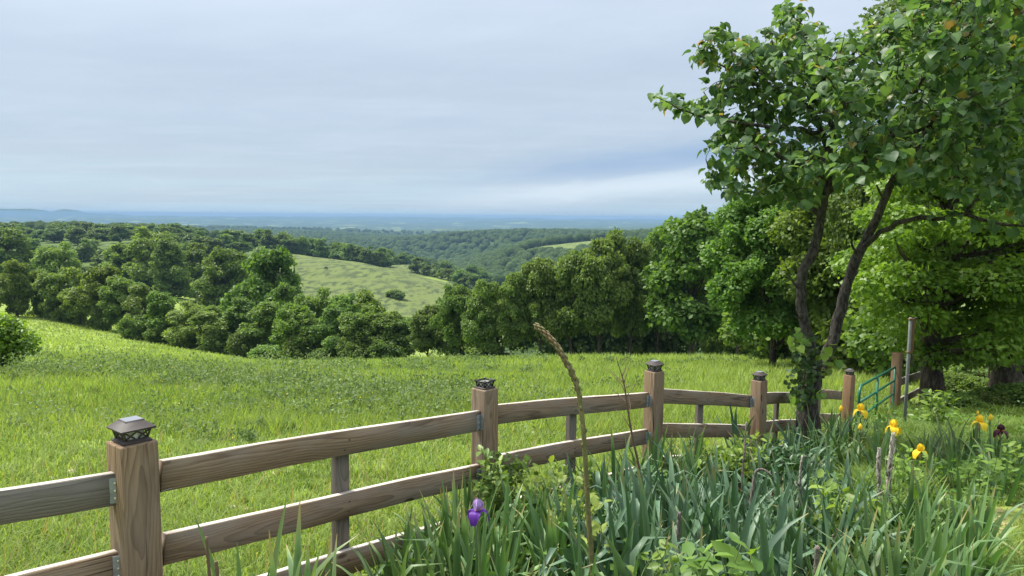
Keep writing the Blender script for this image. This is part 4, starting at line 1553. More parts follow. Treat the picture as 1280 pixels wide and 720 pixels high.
# ------------------------------------------------------------------ green tube gate
def tube_gate():
    a = np.array(P(1074.5, 483, 11.15))
    b = np.array(P(1119, 459, 13.85))
    zt0, zt1 = a[2], b[2]
    o0 = np.array([a[0], a[1], zg1(a[0], a[1])])
    root = empty('tube_gate', o0, 'green tubular steel farm gate hung between the last two fence posts', 'gate')
    H = 0.98
    R = 0.021
    dz = [0, 0.255, 0.50, 0.74, 0.98]
    ends = lambda z: (np.array([a[0], a[1], zt0 - z]), np.array([b[0], b[1], zt1 - z]))
    # outer frame: one bent tube
    A0, B0 = ends(0)
    A1, B1 = ends(H)
    u = nrm(B0 - A0)
    acc = Acc()
    path = [B0, A0 + u * 0.16]
    for k in range(1, 7):
        t = k / 7 * math.pi / 2
        path.append(A0 + u * (0.16 - 0.16 * math.sin(t)) + np.array([0, 0, -0.16 * (1 - math.cos(t))]))
    path += [A0 + np.array([0, 0, -0.2]), A0 + np.array([0, 0, -H + 0.2])]
    for k in range(1, 7):
        t = k / 7 * math.pi / 2
        path.append(A1 + u * (0.16 - 0.16 * math.cos(t)) + np.array([0, 0, 0.16 * (1 - math.sin(t))]))
    path += [A1 + u * 0.16, B1, B0 * 0.5 + B1 * 0.5, B0 - np.array([0, 0, 0.001])]
    V, fs = tube(np.array(path) - o0, R, 10)
    obj('gate_frame', Acc().add(V, fs).mesh('gate_frame', True), M['gate'], root)
    for z in dz[1:-1]:
        p, q = ends(z)
        V, fs = tube(np.array([p + u * 0.02, (p + q) / 2, q - u * 0.02]) - o0, R * 0.95, 10)
        obj('bar', Acc().add(V, fs).mesh('gate_bar', True), M['gate'], root)
    for f in (0.42,):
        p, q = ends(0)[0], ends(0)[1]
        c = p + (q - p) * f
        V, fs = tube(np.array([c, c - np.array([0, 0, H / 2]), c - np.array([0, 0, H])]) + np.array([0.012, -0.03, 0]) - o0, R * 0.9, 8)
        obj('brace', Acc().add(V, fs).mesh('gate_brace', True), M['gate'], root)
    for z in (0.10, 0.80):
        p = ends(z)[1]
        V, fs = tube(np.array([p, p + u * 0.06 + np.array([0, 0, 0.0]), p + u * 0.13]) - o0, 0.012, 6)
        obj('hinge', Acc().add(V, fs).mesh('gate_hinge', True), M['rust'], root)


tube_gate()


# ------------------------------------------------------------------ steel pole with rusty strap
def pole():
    D = 9.4
    t = np.array(P(1138.5, 397, D))
    z = zg1(t[0], t[1])
    root = empty('steel_pole', (t[0], t[1], z), 'bare grey steel pole with a rusty strap near its top before the oak', 'pole')
    o0 = np.array(root.location)
    H = t[2] - z
    V, fs = tube([(0, 0, -0.2), (0, 0, H * 0.5), (0, 0, H - 0.004), (0, 0, H)], [0.021, 0.021, 0.021, 0.018], 12)
    obj('shaft', Acc().add(V, fs).mesh('pole_shaft', True), M['steel'], root)
    V, fs = box_VF(0.020, 0.056, -0.006, 0.012, H - 0.44, H - 0.02, 0.003)
    a = Acc().add(V, fs)
    V, fs = box_VF(-0.028, 0.030, -0.028, 0.026, H - 0.455, H - 0.435, 0.003)
    a.add(V, fs)
    V, fs = box_VF(-0.026, 0.030, -0.026, 0.026, H - 0.030, H - 0.010, 0.003)
    a.add(V, fs)
    obj('strap', a.mesh('pole_strap'), M['rust'], root)
    a = Acc()
    for pts in ([(0.03, 0, H - 0.02), (0.07, -0.01, H - 0.0), (0.10, 0, H - 0.05), (0.14, 0, H - 0.075)], [(0.03, -0.02, H - 0.45), (0.045, -0.02, H - 0.52), (0.06, -0.02, H - 0.60), (0.065, -0.01, H - 0.66)],
                [(0.04, 0, H - 0.46), (0.03, 0, H - 0.55), (0.05, 0.01, H - 0.62)]):
        V, fs = tube(smooth_path(np.array(pts), 10), 0.006, 5)
        a.add(V, fs)
    obj('loose_wire', a.mesh('pole_wire', True), M['wire'], root)


pole()


# ------------------------------------------------------------------ wire fence in the shade at the far right
def wire_fence():
    pxs = [(1184, 19), (1208, 18.2), (1237, 17.4), (1272, 16.6), (1312, 16)]
    tops = [np.array(P(x, 457, d)) for x, d in pxs]
    o0 = np.array([tops[1][0], tops[1][1], zg1(tops[1][0], tops[1][1])])
    root = empty('wire_fence', o0, 'rusty wire fence on thin iron posts under the shady trees', 'fence')
    for t in tops:
        z = zg1(t[0], t[1]) - 0.1
        V, fs = box_VF(-0.022, 0.022, -0.004, 0.004, z - t[2], 0, 0.0015)
        V2, fs2 = box_VF(-0.004, 0.004, 0.0042, 0.03, z - t[2], -0.002, 0.0015)
        o = obj('iron_post', Acc().add(V, fs).add(V2, fs2).mesh('iron_post'), M['wire'], root)
        o.location = t - o0
    a = Acc()
    for f in (0.06, 0.28, 0.5, 0.72, 0.9):
        pts = [t * (1 - 0) + np.array([0, -0.012, -(t[2] - zg1(t[0], t[1])) * f]) - o0 for t in tops]
        V, fs = tube(smooth_path(np.array(pts), 30), 0.0022, 4)
        a.add(V, fs)
    for i in range(22):
        s = i / 21 * (len(tops) - 1)
        k = min(int(s), len(tops) - 2)
        t = tops[k] + (tops[k + 1] - tops[k]) * (s - k)
        hgt = t[2] - zg1(t[0], t[1])
        V, fs = tube(np.array([t + np.array([0, -0.014, -0.06 * hgt]), t + np.array([0.004, -0.014, -0.5 * hgt]), t + np.array([0, -0.014, -0.9 * hgt])]) - o0, 0.0014, 3)
        a.add(V, fs)
    obj('wire_mesh', a.mesh('wire_mesh'), M['wire'], root)


wire_fence()


# ------------------------------------------------------------------ grass
def blades(g, X, Y, h, w, lean, mat_rnd, seg=2, Z=None):
    """grass blades; seg 1 = single triangle, 2 = bent blade"""
    n = len(X)
    Z = zg(X, Y) if Z is None else Z
    a = g.random(n) * 2 * math.pi
    ld = np.stack([np.cos(a), np.sin(a), np.zeros(n)], -1)
    wa = a + math.pi / 2 + g.normal(size=n) * 0.6
    wd = np.stack([np.cos(wa), np.sin(wa), np.zeros(n)], -1) * (w / 2)[:, None]
    base = np.stack([X, Y, Z - 0.01], -1)
    up = np.array([0, 0, 1.0])
    if seg == 1:
        tip = base + up * h[:, None] + ld * (lean * h)[:, None]
        V = np.stack([base - wd, base + wd, tip], 1).reshape(-1, 3)
        f = np.arange(n * 3).reshape(-1, 3)
        return V, [f], np.repeat(mat_rnd, 3)
    mid = base + up * (h * 0.58)[:, None] + ld * (lean * h * 0.28)[:, None]
    tip = base + up * (h * (1 - 0.25 * lean))[:, None] + ld * (lean * h)[:, None]
    V = np.stack([base - wd, base + wd, mid + wd * 0.8, mid - wd * 0.8, tip], 1).reshape(-1, 3)
    k = np.arange(n)[:, None] * 5
    return V, [k + np.array([[0, 1, 2, 3]]), k + np.array([[3, 2, 4]])], np.repeat(mat_rnd, 5)


def field_grass():
    g = np.random.default_rng(61)

    def pts(n, Y0, Y1, px0, px1, k=1.0):
        Y = Y0 * np.exp(g.random(n) ** k * math.log(Y1 / Y0))
        px = px0 + (px1 - px0) * g.random(n)
        return (px - 640) / F * Y, Y

    # near: tufts of bent blades
    acc = Acc()
    n = 17000
    X, Y = pts(n, 2.0, 11.0, -60, 1340, 0.95)
    s = fence_side(X, Y)
    k = (s < -0.02) | ((s > 2.6) & (Y > 3.2))
    X, Y = X[k], Y[k]
    nb = 9
    Xb = np.repeat(X, nb) + g.normal(size=len(X) * nb) * 0.022 * np.repeat(np.sqrt(Y / 3), nb)
    Yb = np.repeat(Y, nb) + g.normal(size=len(X) * nb) * 0.03 * np.repeat(np.sqrt(Y / 3), nb)
    patch = vnoise(Xb * 1.6, Yb * 1.6) * 0.6 + vnoise(Xb * 5, Yb * 5) * 0.4
    h = (0.045 + 0.10 * g.random(len(Xb)) * (0.5 + patch)) * (0.9 + Yb * 0.03)
    w = 0.0042 + 0.0011 * Yb * (0.6 + 0.6 * g.random(len(Xb)))
    rnd = np.clip(0.15 + 0.55 * patch + g.normal(size=len(Xb)) * 0.16, 0, 1)
    V, fs, rn = blades(g, Xb, Yb, h, w, 0.3 + 0.7 * g.random(len(Xb)), rnd, 2)
    acc.add(V, fs, rn)
    # middle meadow
    n = 42000
    X, Y = pts(n, 9.5, 60.0, -60, 1340, 0.9)
    s = fence_side(X, Y)
    ppx = X / Y * F + 640
    k = ((s < -0.1) | (Y > 12)) & ~((ppx > 1120) & (Y > 11) & (Y < 30) & (g.random(len(X)) < 0.75))
    X, Y = X[k], Y[k]
    nb = 5
    Xb = np.repeat(X, nb) + g.normal(size=len(X) * nb) * 0.004 * np.repeat(Y, nb)
    Yb = np.repeat(Y, nb) + g.normal(size=len(X) * nb) * 0.008 * np.repeat(Y, nb)
    patch = vnoise(Xb * 0.13 + 4, Yb * 0.13) * 0.5 + vnoise(Xb * 0.5, Yb * 0.5) * 0.3 + vnoise(Xb * 1.7, Yb * 1.7) * 0.2
    patch = np.clip((patch - 0.5) * 1.7 + 0.5, 0, 1)
    h = (0.06 + 0.26 * g.random(len(Xb)) * (0.35 + patch)) * (0.8 + Yb * 0.012)
    w = 0.010 + 0.0016 * Yb * (0.6 + 0.6 * g.random(len(Xb)))
    rnd = np.clip(0.22 + 0.5 * patch + g.normal(size=len(Xb)) * 0.15, 0, 1)
    V, fs, rn = blades(g, Xb, Yb, h, w, 0.25 + 0.6 * g.random(len(Xb)), rnd, 1)
    acc.add(V, fs, rn)
    # left slope
    n = 26000
    X, Y = pts(n, 48, 135, -80, 400, 1)
    h = (0.12 + 0.25 * g.random(n))
    w = 0.05 + 0.0016 * Y
    V, fs, rn = blades(g, X, Y, h, w, 0.4 + 0.6 * g.random(n), np.clip(0.35 + 0.5 * vnoise(X * .25, Y * .25) + g.normal(size=n) * .1, 0, 1), 1)
    acc.add(V, fs, rn)
    o = obj('meadow_grass', acc.mesh('meadow_grass'), M['grass'])
    tag(o, 'bright green pasture grass covering the meadow beyond the fence', 'grass', None, 'stuff')
    # short rough lawn at the garden side
    n = 9000
    Y = 2.4 * np.exp(g.random(n) * math.log(6.4 / 2.4))
    px = 1120 + 230 * g.random(n)
    X = (px - 640) / F * Y
    k = (px > 1190 - 30 * (Y - 4) + 40 * (vnoise(X * 2, Y * 2) - .5)) & (vnoise(X * 2.4 + 5, Y * 2.4) > np.where(Y > 4.2, 0.40, 0.25))
    X, Y = X[k], Y[k]
    nb = 7
    Xb = np.repeat(X, nb) + g.normal(size=len(X) * nb) * 0.03
    Yb = np.repeat(Y, nb) + g.normal(size=len(X) * nb) * 0.03
    V, fs, rn = blades(g, Xb, Yb, 0.03 + 0.06 * g.random(len(Xb)), 0.005 + 0.001 * Yb, 0.4 + 0.8 * g.random(len(Xb)), np.clip(0.3 + 0.5 * vnoise(Xb * 2, Yb * 2) + g.normal(size=len(Xb)) * .15, 0, 1), 2)
    acc2 = Acc().add(V, fs, rn)
    o = obj('lawn_grass', acc2.mesh('lawn_grass'), M['grass'])
    tag(o, 'short rough lawn grass at the garden side of the iris bed', 'grass', None, 'stuff')
    # dry straw stems
    n = 3800
    X, Y = pts(n, 3, 50, -60, 1340)
    k = fence_side(X, Y) < -0.1
    X, Y = X[k], Y[k]
    n = len(X)
    V, fs, rn = blades(g, X, Y, 0.12 + 0.25 * g.random(n), 0.003 + 0.0010 * Y, 0.2 + 0.6 * g.random(n), g.random(n), 1)
    o = obj('straw_grass', mk_mesh('straw_grass', V, fs, rn), M['straw'])
    tag(o, 'thin dry straw-coloured stems sprinkled through the meadow grass', 'dry grass', None, 'stuff')


field_grass()


def field_weeds():
    """rank weed patches in the meadow: clumps of small leaves"""
    g = np.random.default_rng(67)
    C = []
    for _ in range(6500):
        Y = 8.5 * math.exp(g.random() * math.log(46 / 8.5))
        px = g.uniform(-60, 1330)
        X = (px - 640) / F * Y
        # density: band of rank growth at 13-32 m on the left two thirds
        band = math.exp(-((math.log(Y) - math.log(19)) / 0.42) ** 2) * (1.0 if px < 560 else max(0.0, 1 - (px - 560) / 170))
        d = 0.012 + 1.0 * band * float(sst(vnoise(X * 0.28 + 3, Y * 0.2), 0.32, 0.58))
        if 38 < Y < 46:
            d = max(d, 0.16)
        if g.random() < d:
            C.append((X, Y))
    C = np.array(C)
    n = len(C)
    Z = zg(C[:, 0], C[:, 1])
    r = (0.12 + 0.42 * g.random(n) ** 2.2) * (0.8 + C[:, 1] * 0.014)
    hh = r * (0.9 + 0.8 * g.random(n))
    nl = 110
    N = n * nl
    d = rand_unit(N, g)
    d[:, 2] = np.abs(d[:, 2])
    pos = np.repeat(np.stack([C[:, 0], C[:, 1], Z], -1), nl, 0) + d * np.stack([np.repeat(r, nl), np.repeat(r, nl), np.repeat(hh, nl)], -1) * (0.45 + 0.6 * g.random((N, 1)))
    nor = nrm(d * 0.5 + np.array([0, 0, 0.6]) + g.normal(size=(N, 3)) * 0.5)
    yd = nrm(rand_unit(N, g) + d * 0.8)
    s = (0.020 + 0.0018 * np.repeat(C[:, 1], nl)) * (0.6 + 0.9 * g.random(N))
    V, fs = scatter(T_DIA, TF_DIA, pos, frames(yd, nor), s * 1.3, s * 1.35)
    rn = np.clip(np.repeat(g.random(n) * 0.7, nl) + 0.35 * g.random(N), 0, 1)
    o = obj('field_weeds', mk_mesh('field_weeds', V, fs, np.repeat(rn, 4)), M['weed'])
    tag(o, 'rank dark green weed patches in the middle of the meadow', 'weeds', None, 'stuff')
    # small yellow blossoms among the weeds
    k = g.choice(N, 420, replace=False)
    k = k[pos[k, 1] < 32]
    V, fs = scatter(T_DIA, TF_DIA, pos[k] + np.array([0, 0, 0.05]), frames(rand_unit(len(k), g), nrm(np.array([0, -0.4, 1]) + g.normal(size=(len(k), 3)) * 0.3)), 0.020 + 0.001 * pos[k, 1])
    o = obj('wildflower_blossoms', mk_mesh('wildflower_blossoms', V, fs, np.repeat(g.random(len(k)), 4)), M['yellow'])
    tag(o, 'tiny yellow wildflowers scattered in the weed patches', 'wildflowers', None, 'stuff')


field_weeds()


# ------------------------------------------------------------------ iris plants
def iris_leaf(g, base, heading, tilt, L, w, bend, twist=0.0, seg=7, broken=False):
    """sword leaf: returns V, faces. tilt from vertical, bend = extra curvature towards heading"""
    t = np.linspace(0, 1, seg + 1)
    ang = tilt + bend * t ** 2.2
    if broken:
        ang = tilt + 0.1 * t + np.where(t > 0.58, 1.5 + 0.6 * g.random(), 0)
    ds = L / seg
    r = np.concatenate([[0], np.cumsum(np.sin((ang[1:] + ang[:-1]) / 2) * ds)])
    z = np.concatenate([[0], np.cumsum(np.cos((ang[1:] + ang[:-1]) / 2) * ds)])
    hx, hy = math.cos(heading), math.sin(heading)
    c = np.stack([base[0] + hx * r, base[1] + hy * r, base[2] + z], -1)
    prof = w * np.minimum(1, 0.75 + 0.5 * t) * np.minimum(1, (1 - t) * 2.3 + 0.02) ** 0.75
    tw = twist + heading + math.pi / 2
    wd = np.stack([np.cos(tw + 0.5 * t * twist), np.sin(tw + 0.5 * t * twist), np.zeros(seg + 1)], -1) * (prof / 2)[:, None]
    nrmv = np.cross(wd, np.gradient(c, axis=0))
    nrmv = nrm(nrmv) * (prof * 0.16)[:, None]
    V = np.stack([c - wd, c + nrmv, c + wd], 1).reshape(-1, 3)
    i = np.arange(seg)[:, None] * 3
    Q = np.concatenate([i + np.array([[0, 1, 4, 3]]), i + np.array([[1, 2, 5, 4]])])
    return V, [Q]


def iris_mesh(seed, n, L, spread, w=0.03, kink=0.12, name='iris_plant'):
    g = np.random.default_rng(seed)
    acc = Acc()
    a0 = g.random() * 6.28
    for i in range(n):
        f = (i + 0.5) / n * 2 - 1
        hd = a0 + (0 if f > 0 else math.pi) + g.normal() * 0.35
        tilt = abs(f) * spread + g.normal() * 0.06
        ll = L * (1 - 0.30 * abs(f)) * (0.75 + 0.35 * g.random())
        base = np.array([math.cos(a0) * f * 0.05 + g.normal() * 0.012, math.sin(a0) * f * 0.05 + g.normal() * 0.012, -0.03])
        br = g.random() < kink
        V, fs = iris_leaf(g, base, hd, max(0, tilt), ll, w * (0.75 + 0.5 * g.random()), 0.15 + 1.2 * g.random() ** 2.0, g.normal() * 0.3, broken=br)
        r = g.random() * 0.8 + 0.1
        rr = np.tile([r, r * 0.8, min(1, r + 0.15)], len(V) // 3)
        if g.random() < 0.45:
            rr[-3:] = 1.9
            if g.random() < 0.4:
                rr[-6:-3] = 1.35
        acc.add(V, fs, rr)
    return acc.mesh(name, True)


IRIS = [iris_mesh(100 + i, int(rng.integers(7, 11)), 0.62, 0.55, 0.032, 0.12) for i in range(7)]
IRIS_D = [iris_mesh(120 + i, int(rng.integers(8, 12)), 0.60, 0.75, 0.035, 0.34) for i in range(7)]
for m in IRIS_D:
    m.materials.append(M['iris'])
for m in IRIS:
    m.materials.append(M['iris_green'])


def iris_plant(me, x, y, s, label, group, g):
    o = bpy.data.objects.new('iris_plant', me)
    COL.objects.link(o)
    o.location = (x, y, zg1(x, y) - 0.01)
    o.rotation_euler = (g.normal() * 0.06, g.normal() * 0.06, g.random() * 6.283)
    o.scale = (s, s, s * (0.9 + 0.25 * g.random()))
    return tag(o, label, 'iris', group)


def iris_bed():
    g = np.random.default_rng(77)
    placed = []

    def fill(n, px0, px1, Y0, Y1, meshes, smin, smax, label, group, smin_d=0.13, side=(0.22, 2.6), k=1.0):
        c = 0
        tries = 0
        while c < n and tries < n * 60:
            tries += 1
            Y = Y0 + (Y1 - Y0) * g.random() ** k
            px = px0 + (px1 - px0) * g.random()
            X = (px - 640) / F * Y
            s = float(fence_side(np.array([X]), np.array([Y]))[0])
            if not side[0] < s < side[1]:
                continue
            if any((X - a) ** 2 + (Y - b) ** 2 < smin_d ** 2 for a, b in placed):
                continue
            placed.append((X, Y))
            iris_plant(meshes[int(g.integers(0, len(meshes)))], X, Y, smin + (smax - smin) * g.random(), label, group, g)
            c += 1

    fill(44, 515, 735, 3.1, 4.2, IRIS, 0.75, 1.02, 'upright green iris fan in the tight patch around the purple bloom', 'irises around the purple bloom', 0.08, (0.2, 1.2))
    fill(5, 490, 560, 2.95, 3.5, IRIS, 0.6, 0.85, 'low green iris fan leaning over the bottom rail left of the purple bloom', 'irises left of the purple bloom', 0.1, (0.05, 0.7))
    fill(12, 640, 905, 2.5, 3.0, IRIS, 0.7, 0.9, 'tall green iris fan at the very front of the garden bed', 'irises at the front of the bed', 0.14, (0.5, 2.6))
    fill(150, 735, 1090, 2.9, 5.2, IRIS_D, 0.8, 1.15, 'blue-green iris with folded and bent leaves in the broad middle of the bed', 'bent-leaved irises in the middle of the bed', 0.09, (0.25, 2.3))
    fill(16, 725, 880, 4.8, 6.2, IRIS, 0.95, 1.15, 'green iris fan close along the fence before the third post', 'irises close along the fence', 0.15, (0.15, 0.7))
    fill(38, 1000, 1250, 2.7, 4.3, IRIS, 0.85, 1.05, 'spreading green iris at the garden end of the bed by the bare stalks', 'irises by the bare stalks', 0.12, (0.6, 3.2))
    fill(14, 925, 1060, 6.2, 8.2, IRIS_D, 1.0, 1.25, 'dark iris clump in the shade at the redbud foot', 'irises at the redbud foot', 0.18, (0.15, 1.2))
    fill(13, 1040, 1130, 6.4, 8.8, IRIS, 0.95, 1.15, 'iris fan among the yellow blooms before the green gate', 'irises before the green gate', 0.17, (0.3, 2.3))
    fill(18, 1160, 1300, 5.6, 7.6, IRIS, 0.85, 1.05, 'loose iris fan among the ferny weeds around the far yellow bloom', 'irises around the far yellow bloom', 0.19, (0.8, 6))
    fill(6, 240, 420, 2.25, 2.6, IRIS, 1.0, 1.2, 'young iris fan poking up in front of the fence beside the first post', 'irises beside the first post', 0.08, (0.03, 1.2))


iris_bed()


# ------------------------------------------------------------------ iris flowers
def petal(g, L, W, az, base_z, kind):
    """standards rise and arch inward; falls arch out and hang"""
    nu, nv = 8, 6
    u = np.linspace(0, 1, nu + 1)
    v = np.linspace(-1, 1, nv + 1)
    U, Vv = np.meshgrid(u, v, indexing='ij')
    wid = W * np.sin(np.clip(U * 0.92 + 0.08, 0, 1) * math.pi * 0.93) ** 0.7
    if kind == 'standard':
        r = 0.25 * L * np.sin(U * math.pi * 0.95) + 0.02 * L
        z = base_z + L * U
        side = wid * Vv / 2
        r = r - 0.12 * L * Vv ** 2 * np.sin(U * math.pi)
    else:
        r = L * (0.75 * np.sin(U * 1.55))
        z = base_z + L * (0.22 * np.sin(U * math.pi * 0.75) - 0.85 * U ** 2.2)
        side = wid * Vv / 2
        z = z - 0.10 * L * Vv ** 2 * U
    ruff = 0.05 * L * np.sin(Vv * 6 + az * 3) * U
    r = r + ruff * 0.5
    z = z + ruff * 0.5
    X = r * math.cos(az) - side * math.sin(az)
    Y = r * math.sin(az) + side * math.cos(az)
    V = np.stack([X, Y, z], -1).reshape(-1, 3)
    i = np.arange(nu)[:, None] * (nv + 1)
    j = np.arange(nv)[None]
    Q = np.stack([i + j, i + j + 1, i + nv + 2 + j, i + nv + 1 + j], -1).reshape(-1, 4)
    return V, [Q]


def iris_flower(px, py, Y, size, c_std, c_fall, label, rz, group=None, bud=False, stemdir=(0, 0)):
    g = np.random.default_rng(int(px * 7 + py))
    c = np.array(P(px, py, Y))
    gx, gy = c[0] + stemdir[0], c[1] + stemdir[1]
    z0 = zg1(gx, gy)
    root = empty('iris_flower', (gx, gy, z0), label, 'iris flower', group)
    o0 = np.array(root.location)
    top = c - o0
    path = smooth_path(np.array([(0, 0, -0.03), top * np.array([.45, .45, .5]) + np.array([0.01, 0, 0]), top - np.array([0, 0, size * 0.25])]), 12)
    V, fs = tube(path, np.linspace(0.008, 0.005, 12), 7)
    a = Acc().add(V, fs)
    obj('stalk', a.mesh('iris_stalk', True), M['stem'], root)
    # papery spathe below the flower
    V, fs = tube(np.array([top - np.array([0, 0, size * 0.65]), top - np.array([0.004, 0, size * 0.4]), top - np.array([0, 0, size * 0.12])]), [0.005, 0.011, 0.006], 7)
    obj('spathe', Acc().add(V, fs).mesh('iris_spathe', True), M['papery'] if not bud else M['stem'], root)
    if bud:
        V, fs = tube(np.array([top - np.array([0, 0, size * .2]), top + np.array([0, 0, size * .1]), top + np.array([0.003, 0, size * .35]), top + np.array([0, 0, size * .55])]), [0.006, size * .22, size * .18, 0.004], 9)
        obj('bud', Acc().add(V, fs, 0.7).mesh('iris_bud', True), c_std, root)
        return root
    acc_s, acc_f, acc_b = Acc(), Acc(), Acc()
    for k in range(3):
        az = rz + k * 2.094
        V, fs = petal(g, size * 0.62, size * 0.62, az + 1.047, 0, 'standard')
        acc_s.add(V, fs, np.clip(0.5 + g.normal(size=len(V)) * 0.2, 0, 1))
        V, fs = petal(g, size * 0.78, size * 0.60, az, 0, 'fall')
        acc_f.add(V, fs, np.clip(0.5 + g.normal(size=len(V)) * 0.2, 0, 1))
        d = np.array([math.cos(az), math.sin(az), 0])
        V, fs = tube(np.array([d * size * .06 + np.array([0, 0, .03 * size]), d * size * .2 + np.array([0, 0, .13 * size]), d * size * .34 + np.array([0, 0, .155 * size])]), [size * .03, size * .035, size * .015], 6)
        acc_b.add(V, fs)
    for nm, ac, mt in (('standards', acc_s, c_std), ('falls', acc_f, c_fall), ('beard', acc_b, M['beard'])):
        o = obj(nm, ac.mesh('iris_' + nm, True), mt, root)
        o.location = top
    return root


GY = 'yellow irises in bloom'
iris_flower(597, 639, 3.0, 0.082, M['lilac'], M['violet'], 'bearded iris in bloom, lilac above and deep violet below, before the second fence post', -1.9)
iris_flower(1076, 513, 7.0, 0.110, M['yellow'], M['yellow'], 'yellow iris bloom in front of the last lantern post', -1.2, GY)
iris_flower(1075, 536, 6.6, 0.09, M['yellow'], None, 'round yellow iris bud below the bloom by the last lantern post', 0, GY, True)
iris_flower(1051, 513, 7.2, 0.09, M['yellow'], None, 'small half-open yellow iris bud left of the bloom by the last lantern post', 0, GY, True)
iris_flower(1117, 534, 6.2, 0.108, M['yellow'], M['yellow'], 'flat-opened yellow iris bloom just above the tall mottled dead stalk', 0.2, GY)
iris_flower(1150, 564, 6.0, 0.102, M['yellow'], M['yellow'], 'drooping yellow iris bloom lowest of all, right of the steel pole', -0.7, GY)
iris_flower(1225, 528, 6.6, 0.112, M['yellow'], M['yellow'], 'yellow iris bloom in the ferny weeds far from the fence', -1.5, GY)
iris_flower(1238, 524, 6.9, 0.09, M['yellow'], None, 'small orange-yellow iris bud beside the far yellow bloom', 0, GY, True)
iris_flower(1222, 517, 6.8, 0.05, M['yellow'], None, 'slim pale iris bud standing above the far yellow bloom', 0, GY, True)
iris_flower(1251, 539, 6.5, 0.10, M['maroon'], M['maroon'], 'dark maroon iris bloom right of the far yellow bloom', -1.0)


# ------------------------------------------------------------------ tall budded spike, dead stalks, sapling
def spike():
    D = 3.15
    pix = [(742, 740), (739, 690), (735, 637), (731, 562), (727, 517), (721, 482), (708, 453), (695, 432), (682, 417), (671, 408)]
    pts = np.array([P(x, y, D + 0.02 * i) for i, (x, y) in enumerate(pix)])
    gx, gy = pts[0][0] + 0.02, pts[0][1]
    z = zg1(gx, gy)
    root = empty('flower_spike', (gx, gy, z), 'tall bare budded spike leaning with its tip nodding high above the rails', 'flower spike')
    o0 = np.array(root.location)
    p = smooth_path(np.concatenate([[np.array([gx, gy, z - 0.03])], pts]) - o0, 60)
    t = np.linspace(0, 1, 60)
    V, fs = tube(p, np.interp(t, [0, .3, .55, .95, 1], [0.013, 0.012, 0.0105, 0.0085, 0.003]), 9)
    obj('stalk', Acc().add(V, fs, np.clip(np.concatenate([np.repeat(0.15 + 0.25 * np.sin(t * 40) ** 2, 9), [0, 0]]), 0, 1)).mesh('spike_stalk', True), M['spike'], root)
    # overlapping scale-like buds on the upper half
    g = np.random.default_rng(3)
    tt = np.concatenate([np.linspace(0.30, 0.58, 9), np.linspace(0.58, 0.995, 54)])
    for i, s in enumerate(tt):
        k = s * 59
        i0 = min(int(k), 58)
        c = p[i0] + (p[i0 + 1] - p[i0]) * (k - i0)
        d = nrm(p[min(i0 + 1, 59)] - p[i0])
        a = i * 2.4
        u = nrm(np.cross(d, [0.3, 1, 0.2]))
        w = np.cross(d, u)
        o = u * math.cos(a) + w * math.sin(a)
        dens = 1.0 if s > 0.58 else 0.7
        L = 0.034 * dens * (1 - 0.35 * max(0, s - .85) / .15)
        r0 = 0.0062
        b = c + o * 0.007
        q = np.array([b, b + d * L * .35 + o * 0.0045, b + d * L * .7 + o * 0.0045, b + d * L + o * 0.002])
        V, fs = tube(q, [0.003, r0, r0 * .8, 0.0008], 6)
        obj('bud', Acc().add(V, fs, g.random()).mesh('spike_bud', True), M['spike'], root)


spike()


def stalk(pix, r, mat, label, name='dead_stalk', side=(), group=None, sides=9, knob=0.12, seed=1):
    g = np.random.default_rng(seed)
    pts = np.array([P(*q) for q in pix])
    x, y = pts[0][0], pts[0][1]
    z = zg1(x, y)
    root = empty(name, (x, y, z), label, 'dead stalk', group)
    o0 = np.array(root.location)
    if pts[0][2] > z:
        pts = np.concatenate([[np.array([x, y, z - 0.04])], pts])
    n = 26
    p = smooth_path(pts - o0, n)
    rad = np.interp(np.linspace(0, 1, n), np.linspace(0, 1, len(r)), r) * (1 + g.normal(size=n) * knob)
    V, fs = tube(p, rad, sides)
    V += g.normal(size=V.shape) * rad.mean() * 0.10
    obj('stem', Acc().add(V, fs, .5).mesh(name + '_stem', True), mat, root)
    if side:
        a = Acc()
        for sp, sr in side:
            q = smooth_path(np.array([P(*s) for s in sp]) - o0, 10)
            V, fs = tube(q, np.linspace(sr, sr * 0.4, 10), 5)
            a.add(V, fs)
        obj('side_twig', a.mesh(name + '_twig', True), mat, root)
    return root


stalk([(1108, 640, 4.5), (1111, 600, 4.5), (1114, 565, 4.5), (1116.5, 541, 4.5)], [0.018, 0.016, 0.014, 0.010], M['dead'], 'tall mottled dead stalk with peeling white bark below a yellow bloom',
      side=[([(1113, 575, 4.5), (1118, 565, 4.48), (1120, 548, 4.47)], 0.005), ([(1112, 590, 4.5), (1117, 585, 4.46), (1116, 605, 4.45)], 0.005), ([(1109, 595, 4.5), (1107, 580, 4.46), (1108, 570, 4.46)], 0.004)], seed=2)
stalk([(1098, 650, 4.6), (1099, 610, 4.6), (1098, 585, 4.6), (1099, 560, 4.6)], [0.014, 0.015, 0.013, 0.012], M['dead'], 'shorter thick dead stalk with flaking bark beside the tall mottled one', seed=3)
stalk([(1000, 640, 4.3), (1000, 605, 4.3), (1001, 585, 4.3), (1003, 569, 4.3)], [0.012, 0.009, 0.007, 0.005], M['dead'], 'bleached white dead stalk in the middle of the bent irises', side=[([(1000, 606, 4.3), (994, 602, 4.28), (996, 608, 4.26)], 0.008), ([(1003, 571, 4.3), (1007, 570, 4.3), (1011, 572, 4.3)], 0.004)], seed=4)
stalk([(927, 640, 4.7), (928, 600, 4.7), (930, 570, 4.7), (933, 528, 4.7)], [0.010, 0.009, 0.007, 0.005], M['grey_stalk'], 'thin upright grey dead stalk in front of the fourth fence post', seed=5)
